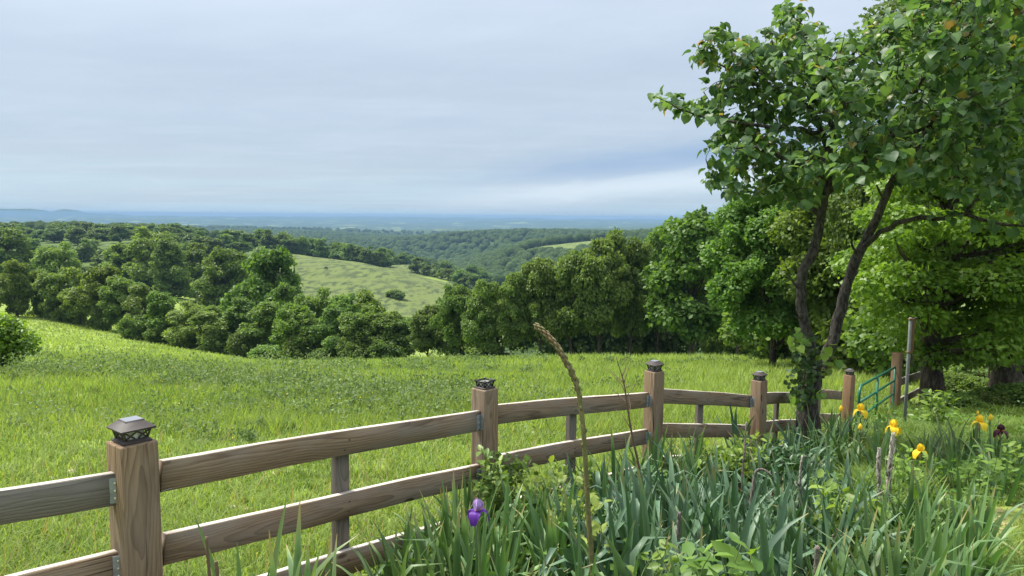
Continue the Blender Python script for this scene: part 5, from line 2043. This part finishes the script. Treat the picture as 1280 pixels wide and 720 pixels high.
stalk([(938, 640, 4.1), (941, 610, 4.1), (945, 590, 4.1), (955, 587, 4.05), (966, 595, 4.0)], [0.010, 0.009, 0.009, 0.006, 0.003], M['grey_stalk'], 'grey dead stalk bent over like a hook in the iris bed', seed=6)
stalk([(1019, 740, 2.9), (1020, 710, 2.9), (1022, 683, 2.9)], [0.013, 0.012, 0.011], M['grey_stalk'], 'short grey stub poking out of the front irises below the bleached stalk', seed=7)
stalk([(846, 700, 3.4), (848, 665, 3.4), (849, 640, 3.4)], [0.011, 0.010, 0.009], M['grey_stalk'], 'short grey stub among irises in front of the third fence post', seed=8)
stalk([(1050, 720, 3.1), (1045, 690, 3.1), (1041, 668, 3.1)], [0.004, 0.0035, 0.003], M['grey_stalk'], 'thin dry seed stalk in the irises near the front of the bed', seed=9)
stalk([(262, 730, 2.35), (260, 700, 2.35), (258, 671, 2.35)], [0.006, 0.006, 0.005], M['twig'], 'short brown dead stalk standing before the fence near the first post', seed=10)
stalk([(272, 730, 2.3), (271, 712, 2.3), (270, 702, 2.3)], [0.006, 0.006, 0.006], M['twig'], 'cut brown stub right of the short dead stalk near the first post', seed=11)


def sapling():
    D = 4.9
    pts = np.array([P(*q) for q in [(806, 650, D), (801, 596, D), (790, 544, D), (783, 500, D), (781, 484, D), (776, 465, D), (770, 446, D)]])
    x, y = pts[0][0], pts[0][1]
    z = zg1(x, y)
    root = empty('leafless_sapling', (x, y, z), 'thin leafless sapling with fine forked twigs left of the third fence post', 'sapling')
    o0 = np.array(root.location)
    if pts[0][2] > z:
        pts = np.concatenate([[np.array([x, y, z - 0.03])], pts])
    p = smooth_path(pts - o0, 30)
    V, fs = tube(p, np.linspace(0.011, 0.002, 30), 7)
    obj('stem', Acc().add(V, fs).mesh('sapling_stem', True), M['twig'], root)
    tw = [[(785, 505), (775, 495), (762, 485)], [(782, 492), (775, 478), (764, 468)], [(779, 478), (770, 470), (758, 462)], [(780, 478), (784, 465), (790, 450)], [(783, 495), (790, 487), (796, 476)],
          [(778, 470), (782, 458), (781, 448)], [(788, 535), (778, 520), (770, 512)], [(786, 520), (788, 508), (786, 498)], [(783, 484), (787, 482), (783, 478)]]
    for t in tw:
        q = smooth_path(np.array([P(a, b, D + 0.05 * i) for i, (a, b) in enumerate(t)]) - o0, 7)
        V, fs = tube(q, np.linspace(0.004, 0.0012, 7), 5)
        obj('twig', Acc().add(V, fs).mesh('sapling_twig', True), M['twig'], root)


sapling()


# ------------------------------------------------------------------ leafy plants
def leafy(name, label, cat, base_px, tips, mat, leaf, per, T=T_OVAL, TF=TF_OVAL, seed=1, group=None, stem_r=0.004, droop=0.2, spread=0.03, tr=0.0):
    """shoots from one foot to given tips, leaves along every shoot"""
    g = np.random.default_rng(seed)
    b = np.array(P(*base_px))
    z = zg1(b[0], b[1])
    root = empty(name, (b[0], b[1], z), label, cat, group)
    o0 = np.array(root.location)
    st = Acc()
    pos, dirs = [], []
    for tp in tips:
        e = np.array(P(*tp))
        s = np.array([b[0] + g.normal() * 0.03, b[1] + g.normal() * 0.03, z - 0.02])
        mid = (s + e) / 2 + g.normal(size=3) * 0.04 + np.array([0, 0, 0.12 * np.linalg.norm(e - s)])
        p = smooth_path(np.array([s, mid, e]), 14)
        V, fs = tube(p - o0, np.linspace(stem_r, stem_r * 0.4, 14), 5)
        st.add(V, fs)
        for k in range(per):
            t = 0.25 + 0.75 * (k + g.random()) / per
            i = min(int(t * 13), 12)
            pos.append(p[i] + (p[i + 1] - p[i]) * (t * 13 - i))
            dirs.append(nrm(p[i + 1] - p[i]))
    pos, dirs = np.array(pos), np.array(dirs)
    n = len(pos)
    out = nrm(np.cross(dirs, rand_unit(n, g)))
    yd = nrm(out + dirs * 0.5 + np.array([0, 0, -droop]))
    nor = nrm(np.array([0, -0.25, 1.0]) + g.normal(size=(n, 3)) * 0.4)
    V, fs = scatter(T, TF, pos + out * spread * g.random((n, 1)), frames(yd, nor), leaf * (0.6 + 0.7 * g.random(n)))
    obj('stem', st.mesh(name + '_stem', True), M['stem'], root)
    obj('foliage', mk_mesh(name + '_foliage', V - o0, fs, np.repeat(g.random(n), len(T)), True), mat, root)
    return root


g9 = np.random.default_rng(9)


def tips(cx, cy, rx, ry, D, n, dD=0.25):
    return [(cx + g9.normal() * rx, cy + g9.normal() * ry, D + g9.uniform(-dD, dD)) for _ in range(n)]


leafy('climbing_vine', 'leafy vine hanging on the second fence post and its middle rail', 'vine', (618, 660, 4.45), tips(616, 592, 17, 16, 4.35, 14, .12) + tips(650, 576, 22, 8, 4.55, 14, .08), M['vine'], 0.055, 20, seed=21)
leafy('bramble_bush', 'light green bramble sprawling along the fence right of the purple bloom', 'bramble', (690, 660, 4.7), tips(665, 612, 16, 8, 4.7, 10, .2) + tips(705, 605, 18, 9, 4.8, 12, .2) + tips(740, 590, 14, 10, 5.0, 8, .2), M['vine'], 0.06, 18, seed=22)
leafy('leafy_weed', 'yellow-green broad-leaved weed beside the tall spike', 'weed', (720, 690, 3.6), tips(722, 612, 14, 12, 3.7, 9, .2) + tips(745, 640, 12, 14, 3.5, 6, .2), M['weed_bright'], 0.062, 8, seed=23)
leafy('bramble_bush', 'bright bramble sprawling against the lower rails before the fourth post', 'bramble', (905, 620, 6.2), tips(895, 575, 22, 10, 6.2, 14, .3) + tips(880, 560, 14, 6, 6.4, 6, .2) + tips(940, 570, 18, 12, 6.3, 12, .3), M['vine'], 0.06, 34, seed=24)
leafy('bramble_bush', 'dark tangle of bramble at the redbud foot', 'bramble', (975, 620, 6.6), tips(960, 575, 25, 14, 6.6, 16, .4) + tips(985, 590, 22, 12, 6.2, 14, .4), M['ivy'], 0.065, 34, seed=25)
leafy('leafy_weed', 'yellow-green weed clump in the bed between the bleached and the mottled stalk', 'weed', (1060, 680, 4.0), tips(1055, 625, 18, 16, 4.0, 14, .25) + tips(1035, 600, 12, 9, 4.3, 8, .2) + tips(1080, 630, 9, 15, 4.0, 6, .2), M['weed_bright'], 0.075, 9, seed=26)
leafy('leafy_weed', 'large-leaved pale green weed right of the mottled stalk at the lawn edge', 'weed', (1150, 670, 4.4), tips(1165, 635, 20, 9, 4.4, 8, .25) + tips(1190, 625, 12, 7, 4.6, 4, .2), M['weed_bright'], 0.085, 6, seed=27)
leafy('leafy_weed', 'bright low weed with hand-shaped leaves at the very front of the iris bed', 'weed', (905, 740, 2.75), tips(905, 690, 26, 9, 2.75, 12, .15), M['vine'], 0.085, 7, seed=28)
leafy('leafy_weed', 'bright weed peeping between irises below the grey stub', 'weed', (830, 730, 2.9), tips(825, 690, 16, 14, 2.95, 8, .15), M['weed_bright'], 0.060, 7, seed=29)
leafy('oak_seedling', 'bright yellow-green seedling in front of the short two-rail fence', 'seedling', (1170, 540, 9.8), tips(1172, 497, 9, 11, 9.8, 16, .25), M['weed_bright'], 0.10, 10, seed=30)
leafy('leafy_weed', 'upright weed with paired oval leaves beside the far yellow bloom', 'weed', (1228, 600, 5.4), tips(1232, 568, 8, 10, 5.4, 6, .1), M['vine'], 0.085, 8, seed=31)
leafy('leafy_weed', 'pale yellow-green weed by the maroon iris bloom', 'weed', (1268, 590, 5.8), tips(1268, 555, 10, 7, 5.8, 8, .2), M['weed_bright'], 0.07, 9, seed=32)
leafy('leafy_weed', 'leafy green weed below the drooping yellow bloom', 'weed', (1135, 610, 5.2), tips(1130, 570, 12, 10, 5.2, 12, .3), M['vine'], 0.07, 10, seed=33)
leafy('leafy_weed', 'pale weed at the foot of the green gate', 'weed', (1105, 560, 8.0), tips(1102, 528, 12, 6, 8.0, 12, .4), M['weed_bright'], 0.08, 10, seed=34)


def undergrowth():
    """continuous weeds of the garden corner: nobody could count them"""
    g = np.random.default_rng(83)
    # ferny weeds: fine blades
    n = 15000
    Y = 5.0 * np.exp(g.random(n) * math.log(15.0 / 5.0))
    px = 1010 + 330 * g.random(n)
    X = (px - 640) / F * Y
    s = fence_side(X, Y)
    k = (s > 0.3) & ((px > 1090) | (Y > 5.6)) & (px > 1180 - Y * 16)
    lawn = (px > 1130) & (Y < 5.5 + 1.1 * (vnoise(X * 1.7 + 11, Y * 1.7) - 0.3) + g.random(n) * 0.35)
    k &= ~lawn
    X, Y, px = X[k], Y[k], px[k]
    nb = 7
    Xb = np.repeat(X, nb) + g.normal(size=len(X) * nb) * 0.05
    Yb = np.repeat(Y, nb) + g.normal(size=len(X) * nb) * 0.05
    hp = vnoise(Xb * 1.1 + 7, Yb * 1.1)
    h = 0.10 + 0.42 * hp * g.random(len(Xb))
    h *= np.where(Yb > 9.5, 0.6, 1)
    Z = zg(Xb, Yb)
    V, fs, rn = blades(g, Xb, Yb, h, 0.010 + 0.0012 * Yb, 0.3 + 0.7 * g.random(len(Xb)), np.clip(0.2 + 0.6 * hp + g.normal(size=len(Xb)) * .15, 0, 1), 2, Z)
    o = obj('ferny_undergrowth', mk_mesh('ferny_undergrowth', V, fs, rn), M['weed_fern'])
    tag(o, 'soft ferny green weeds filling the garden corner around the steel pole', 'undergrowth', None, 'stuff')
    # leafy ground cover in the bed between the irises
    n = 26000
    Y = 2.4 * np.exp(g.random(n) * math.log(12.5 / 2.4))
    px = 470 + 860 * g.random(n)
    X = (px - 640) / F * Y
    s = fence_side(X, Y)
    pat = vnoise(X * 1.8 + 2, Y * 1.8)
    k = (s > 0.05) & ((s < 3.0) | ((px > 1085) & (Y > 5.7))) & (pat > 0.34) & ~((px > 1165) & (Y < 5.4 + g.random(len(X)) * 0.6)) & ((Y > 3.7) | (g.random(len(X)) < 0.12))
    X, Y, pat = X[k], Y[k], pat[k]
    n = len(X)
    pos = np.stack([X, Y, zg(X, Y) + 0.02 + 0.26 * g.random(n) ** 1.5 * np.clip((pat - 0.3) * 2.4, 0, 1)], -1)
    nor = nrm(np.array([0, -0.2, 1.0]) + g.normal(size=(n, 3)) * 0.45)
    V, fs = scatter(T_OVAL, TF_OVAL, pos, frames(rand_unit(n, g) * np.array([1, 1, 0.3]), nor), (0.035 + 0.04 * g.random(n)) * (0.8 + Y * 0.05))
    o = obj('bed_undergrowth', mk_mesh('bed_undergrowth', V, fs, np.repeat(np.clip(g.random(n) * .6 + .3 * pat, 0, 1), len(T_OVAL))), M['vine'])
    tag(o, 'low leafy ground cover filling the gaps between the irises', 'ground cover', None, 'stuff')
    # dry leaf litter
    n = 4200
    Y = 2.4 * np.exp(g.random(n) * math.log(9 / 2.4))
    px = 470 + 860 * g.random(n)
    X = (px - 640) / F * Y
    s = fence_side(X, Y)
    k = (s > 0.05) & ((s < 3.0) | ((px > 1090) & (Y > 3.8)))
    X, Y = X[k], Y[k]
    n = len(X)
    pos = np.stack([X, Y, zg(X, Y) + 0.015], -1)
    V, fs = scatter(T_OVAL, TF_OVAL, pos, frames(rand_unit(n, g) * np.array([1, 1, 0.2]), nrm(np.array([0, 0, 1.0]) + g.normal(size=(n, 3)) * 0.3)), 0.03 + 0.04 * g.random(n))
    o = obj('leaf_litter', mk_mesh('leaf_litter', V, fs, np.repeat(g.random(n), len(T_OVAL))), M['straw'])
    tag(o, 'dry fallen leaves lying on the soil of the bed', 'leaf litter', None, 'stuff')


undergrowth()


# ------------------------------------------------------------------ stones in the grass
def stone(px, py, r, label, seed):
    g = np.random.default_rng(seed)
    import bmesh
    # where the line of sight meets the meadow
    Y = 2.0
    while Y < 40:
        q = P(px, py, Y)
        if q[2] < zg1(q[0], q[1]):
            break
        Y += 0.05
    bm = bmesh.new()
    bmesh.ops.create_icosphere(bm, subdivisions=3, radius=1)
    for v in bm.verts:
        n_ = v.co.copy()
        v.co *= 1 + 0.25 * (float(vnoise(n_.x * 1.3 + seed, n_.y * 1.3 + n_.z)) - 0.5) + 0.10 * (float(vnoise(n_.x * 4 + seed, n_.y * 4 + n_.z * 3)) - 0.5)
        v.co = Vector((v.co.x * r, v.co.y * r * 0.8, v.co.z * r * 0.42))
    me = bpy.data.meshes.new('field_stone')
    bm.to_mesh(me)
    bm.free()
    o = obj('field_stone', me, M['stone'])
    o.location = (q[0], q[1], zg1(q[0], q[1]) + r * 0.12)
    o.rotation_euler = (0.1, 0.05, g.random() * 6)
    tag(o, label, 'stone', 'stones in the meadow grass')


stone(288, 638, 0.060, 'flat tan stone in the grass under the rail nearest the grey stake', 1)
stone(310, 639, 0.040, 'small brown stone just beside the flat tan one', 2)
stone(91, 592, 0.060, 'pale stone in the grass above the grey leftmost rail', 3)
stone(64, 600, 0.045, 'dull small stone beside the pale one above the grey rail', 4)
stone(346, 593, 0.055, 'light stone close under the upper rail left of the stake', 5)


# ------------------------------------------------------------------ cattle on the hill pasture
def cow_mesh():
    """one continuous body grown with the skin modifier: standing, head down to graze"""
    V = [(0, 0, 1.05), (0.55, 0, 1.08), (0.85, 0, 1.10), (1.12, 0, 0.95), (1.32, 0, 0.60), (1.46, 0, 0.32), (-0.55, 0, 1.08), (-0.80, 0, 1.10), (-0.90, 0, 0.75), (-0.92, 0, 0.40)]
    R = [0.36, 0.33, 0.24, 0.16, 0.14, 0.09, 0.34, 0.22, 0.03, 0.04]
    E = [(0, 1), (1, 2), (2, 3), (3, 4), (4, 5), (0, 6), (6, 7), (7, 8), (8, 9)]
    for s in (-1, 1):
        i = len(V)
        V += [(0.62, 0.2 * s, 0.75), (0.60, 0.2 * s, 0.40), (0.62, 0.2 * s, 0.02)]
        R += [0.13, 0.075, 0.06]
        E += [(1, i), (i, i + 1), (i + 1, i + 2)]
        i = len(V)
        V += [(-0.55, 0.2 * s, 0.75), (-0.72, 0.2 * s, 0.42), (-0.64, 0.2 * s, 0.02)]
        R += [0.15, 0.08, 0.06]
        E += [(6, i), (i, i + 1), (i + 1, i + 2)]
    me = bpy.data.meshes.new('cow')
    me.from_pydata(V, E, [])
    o = bpy.data.objects.new('cow_source', me)
    COL.objects.link(o)
    o.modifiers.new('skin', 'SKIN')
    for sv, r in zip(me.skin_vertices[0].data, R):
        sv.radius = (r, r)
    me.skin_vertices[0].data[0].use_root = True
    ss = o.modifiers.new('sub', 'SUBSURF')
    ss.levels = ss.render_levels = 1
    dg = bpy.context.evaluated_depsgraph_get()
    out = bpy.data.meshes.new_from_object(o.evaluated_get(dg))
    bpy.data.objects.remove(o)
    return out


cm = cow_mesh()
cm2 = cm.copy()
cm.materials.clear(); cm2.materials.clear()
for px, py, mat, me, rz, lab in [(366, 331, 'cow_black', cm, 0.4, 'black cow grazing beside the tall bright tree at the pasture edge'), (408, 338, 'cow_black', cm, 2.6, 'black cow grazing out in the middle of the hill pasture'),
                                 (393, 322, 'cow_black', cm, 3.3, 'black cow grazing high up near the pasture crest'), (343, 317, 'cow_red', cm2, 0.2, 'red-brown cow at the top corner of the hill pasture')]:
    Y = 240
    while Y < 520:
        q = P(px, py, Y)
        if q[2] < zg1(q[0], q[1]):
            break
        Y += 3
    o = obj('cow', me, M[mat])
    o.location = (q[0], q[1], zg1(q[0], q[1]))
    o.rotation_euler = (0, 0, rz)
    tag(o, lab, 'cow', 'cattle on the hill pasture')

# ------------------------------------------------------------------ light, sky, haze
sun_d = bpy.data.lights.new('sun', 'SUN')
sun_d.energy = 3.4
sun_d.angle = math.radians(12)
sun_d.color = (1.0, 0.95, 0.86)
sun = bpy.data.objects.new('sun', sun_d)
COL.objects.link(sun)
sun.rotation_euler = Vector(-SUN).to_track_quat('-Z', 'Y').to_euler()

world = bpy.data.worlds.new("World")
scene.world = world
world.use_nodes = True
wt = world.node_tree
wt.nodes.clear()


class WT(NT):
    def __init__(self, t):
        self.t = t


w = WT(wt)
out = wt.nodes.new('ShaderNodeOutputWorld')
bg = wt.nodes.new('ShaderNodeBackground')
bg.inputs['Strength'].default_value = 0.083
sky = wt.nodes.new('ShaderNodeTexSky')
sky.sky_type = 'NISHITA'
sky.sun_disc = False
sky.sun_elevation = math.asin(SUN[2])
sky.sun_rotation = math.atan2(SUN[0], SUN[1])
d = w.n('TexCoord').outputs['Generated']
sp = w.n('SeparateXYZ')
w.set(sp.inputs[0], d)
X_, Y_, Z_ = sp.outputs
el = w.math('MAXIMUM', Z_, 0.0)
den = w.math('ADD', el, 0.05)
cx = w.math('DIVIDE', X_, den)
cy = w.math('DIVIDE', Y_, den)
cv = w.n('CombineXYZ')
w.set(cv.inputs[0], w.math('MULTIPLY', cx, 0.35))
w.set(cv.inputs[1], w.math('MULTIPLY', cy, 0.8))
n1 = w.noise(cv.outputs[0], 0.55, 5, 0.55, 0.4)
n2 = w.noise(cv.outputs[0], 1.7, 5, 0.6, 0.3)
# streak coordinates: long flat bands low over the horizon
sv = w.n('CombineXYZ')
w.set(sv.inputs[0], w.math('MULTIPLY', X_, 3.2))
w.set(sv.inputs[1], w.math('MULTIPLY', w.math('SUBTRACT', Z_, w.math('MULTIPLY', X_, 0.10)), 15.0))
w.set(sv.inputs[2], w.math('MULTIPLY', Y_, 1.0))
n3 = w.noise(sv.outputs[0], 1.0, 5, 0.55, 0.3)
elw = w.math('ADD', el, w.math('MULTIPLY_ADD', n3, 0.05, -0.025))
grad = w.ramp(elw, [(0.0, (2.58, 3.64, 4.48)), (0.03, (2.57, 3.45, 4.26)), (0.085, (2.54, 3.12, 3.84)), (0.17, (2.93, 3.38, 4.02)), (0.27, (3.9, 4.4, 5.05)), (0.7, (11.0, 11.4, 12.0))])
wt.nodes[-1].color_ramp.interpolation = 'B_SPLINE' if False else 'EASE'
c = w.mix(w.math('MULTIPLY', w.sstep(n1, 0.35, 0.72), 0.5), grad, (2.35, 2.78, 3.45))
c = w.mix(w.math('MULTIPLY', w.sstep(n2, 0.45, 0.85), 0.16), c, (4.6, 5.0, 5.6))
c = w.mix(w.math('MULTIPLY', w.sstep(n3, 0.45, 0.85), 0.12), c, (3.9, 4.4, 5.1))


n4 = w.noise(sv.outputs[0], 3.4, 6, 0.62, 0.5)


def band(el0, tilt, width, x0, x1, wob):
    """soft cloud bank: 1 inside a flat band of sky"""
    lin = w.math('ADD', w.math('MULTIPLY', X_, tilt), el0)
    dd = w.math('SUBTRACT', w.math('ADD', Z_, w.math('ADD', w.math('MULTIPLY_ADD', n3, wob, -wob * 0.5), w.math('MULTIPLY_ADD', n4, 0.022, -0.011))), lin)
    q = w.math('POWER', 2.718, w.math('MULTIPLY', w.math('MULTIPLY', dd, dd), -1.0 / (width * width)))
    return w.math('MULTIPLY', q, w.sstep(X_, x0, x1))


dark = band(0.055, 0.10, 0.021, -0.16, 0.16, 0.03)
pale = band(0.028, 0.085, 0.014, -0.20, 0.10, 0.012)
c = w.mix(w.math('MULTIPLY', dark, 0.9), c, (1.55, 2.3, 3.6))
c = w.mix(w.math('MULTIPLY', pale, 0.75), c, (4.0, 4.55, 5.2))
c = w.mix(w.math('MULTIPLY', w.sstep(n4, 0.4, 0.8), 0.13), c, (4.0, 4.4, 4.9))
c = w.mix(0.12, c, sky.outputs[0])
w.set(bg.inputs['Color'], c)
wt.links.new(bg.outputs[0], out.inputs['Surface'])


def haze():
    V = np.array([(x, y, z) for z in (-900, 24) for x, y in ((-15500, -600), (15500, -600), (15500, 15500), (-15500, 15500))], float)
    zmin = -900
    Q = np.array([(3, 2, 1, 0), (4, 5, 6, 7), (0, 1, 5, 4), (1, 2, 6, 5), (2, 3, 7, 6), (3, 0, 4, 7)])
    m = bpy.data.materials.new('blue_haze')
    m.use_nodes = True
    t = m.node_tree
    t.nodes.clear()
    o_ = t.nodes.new('ShaderNodeOutputMaterial')
    v = t.nodes.new('ShaderNodeVolumePrincipled')
    v.inputs['Color'].default_value = (0.24, 0.40, 0.60, 1)
    v.inputs['Density'].default_value = 0.00014
    v.inputs['Anisotropy'].default_value = 0.0
    t.links.new(v.outputs[0], o_.inputs['Volume'])
    o = obj('haze', mk_mesh('haze', V, [Q]), m)
    tag(o, 'pale blue summer haze veiling the far hills', 'haze', None, 'stuff')


haze()

vs = scene.view_settings
vs.view_transform = 'Standard'
vs.look = 'None'
vs.gamma = 1.0
vs.exposure = 1.24
scene.display_settings.display_device = 'sRGB'
cy_ = scene.cycles
cy_.use_denoising = True
try:
    cy_.denoiser = 'OPENIMAGEDENOISE'
except Exception:
    pass
cy_.max_bounces = 8
cy_.diffuse_bounces = 3
cy_.glossy_bounces = 2
cy_.transmission_bounces = 5
cy_.transparent_max_bounces = 8
cy_.volume_bounces = 0
cy_.use_light_tree = False
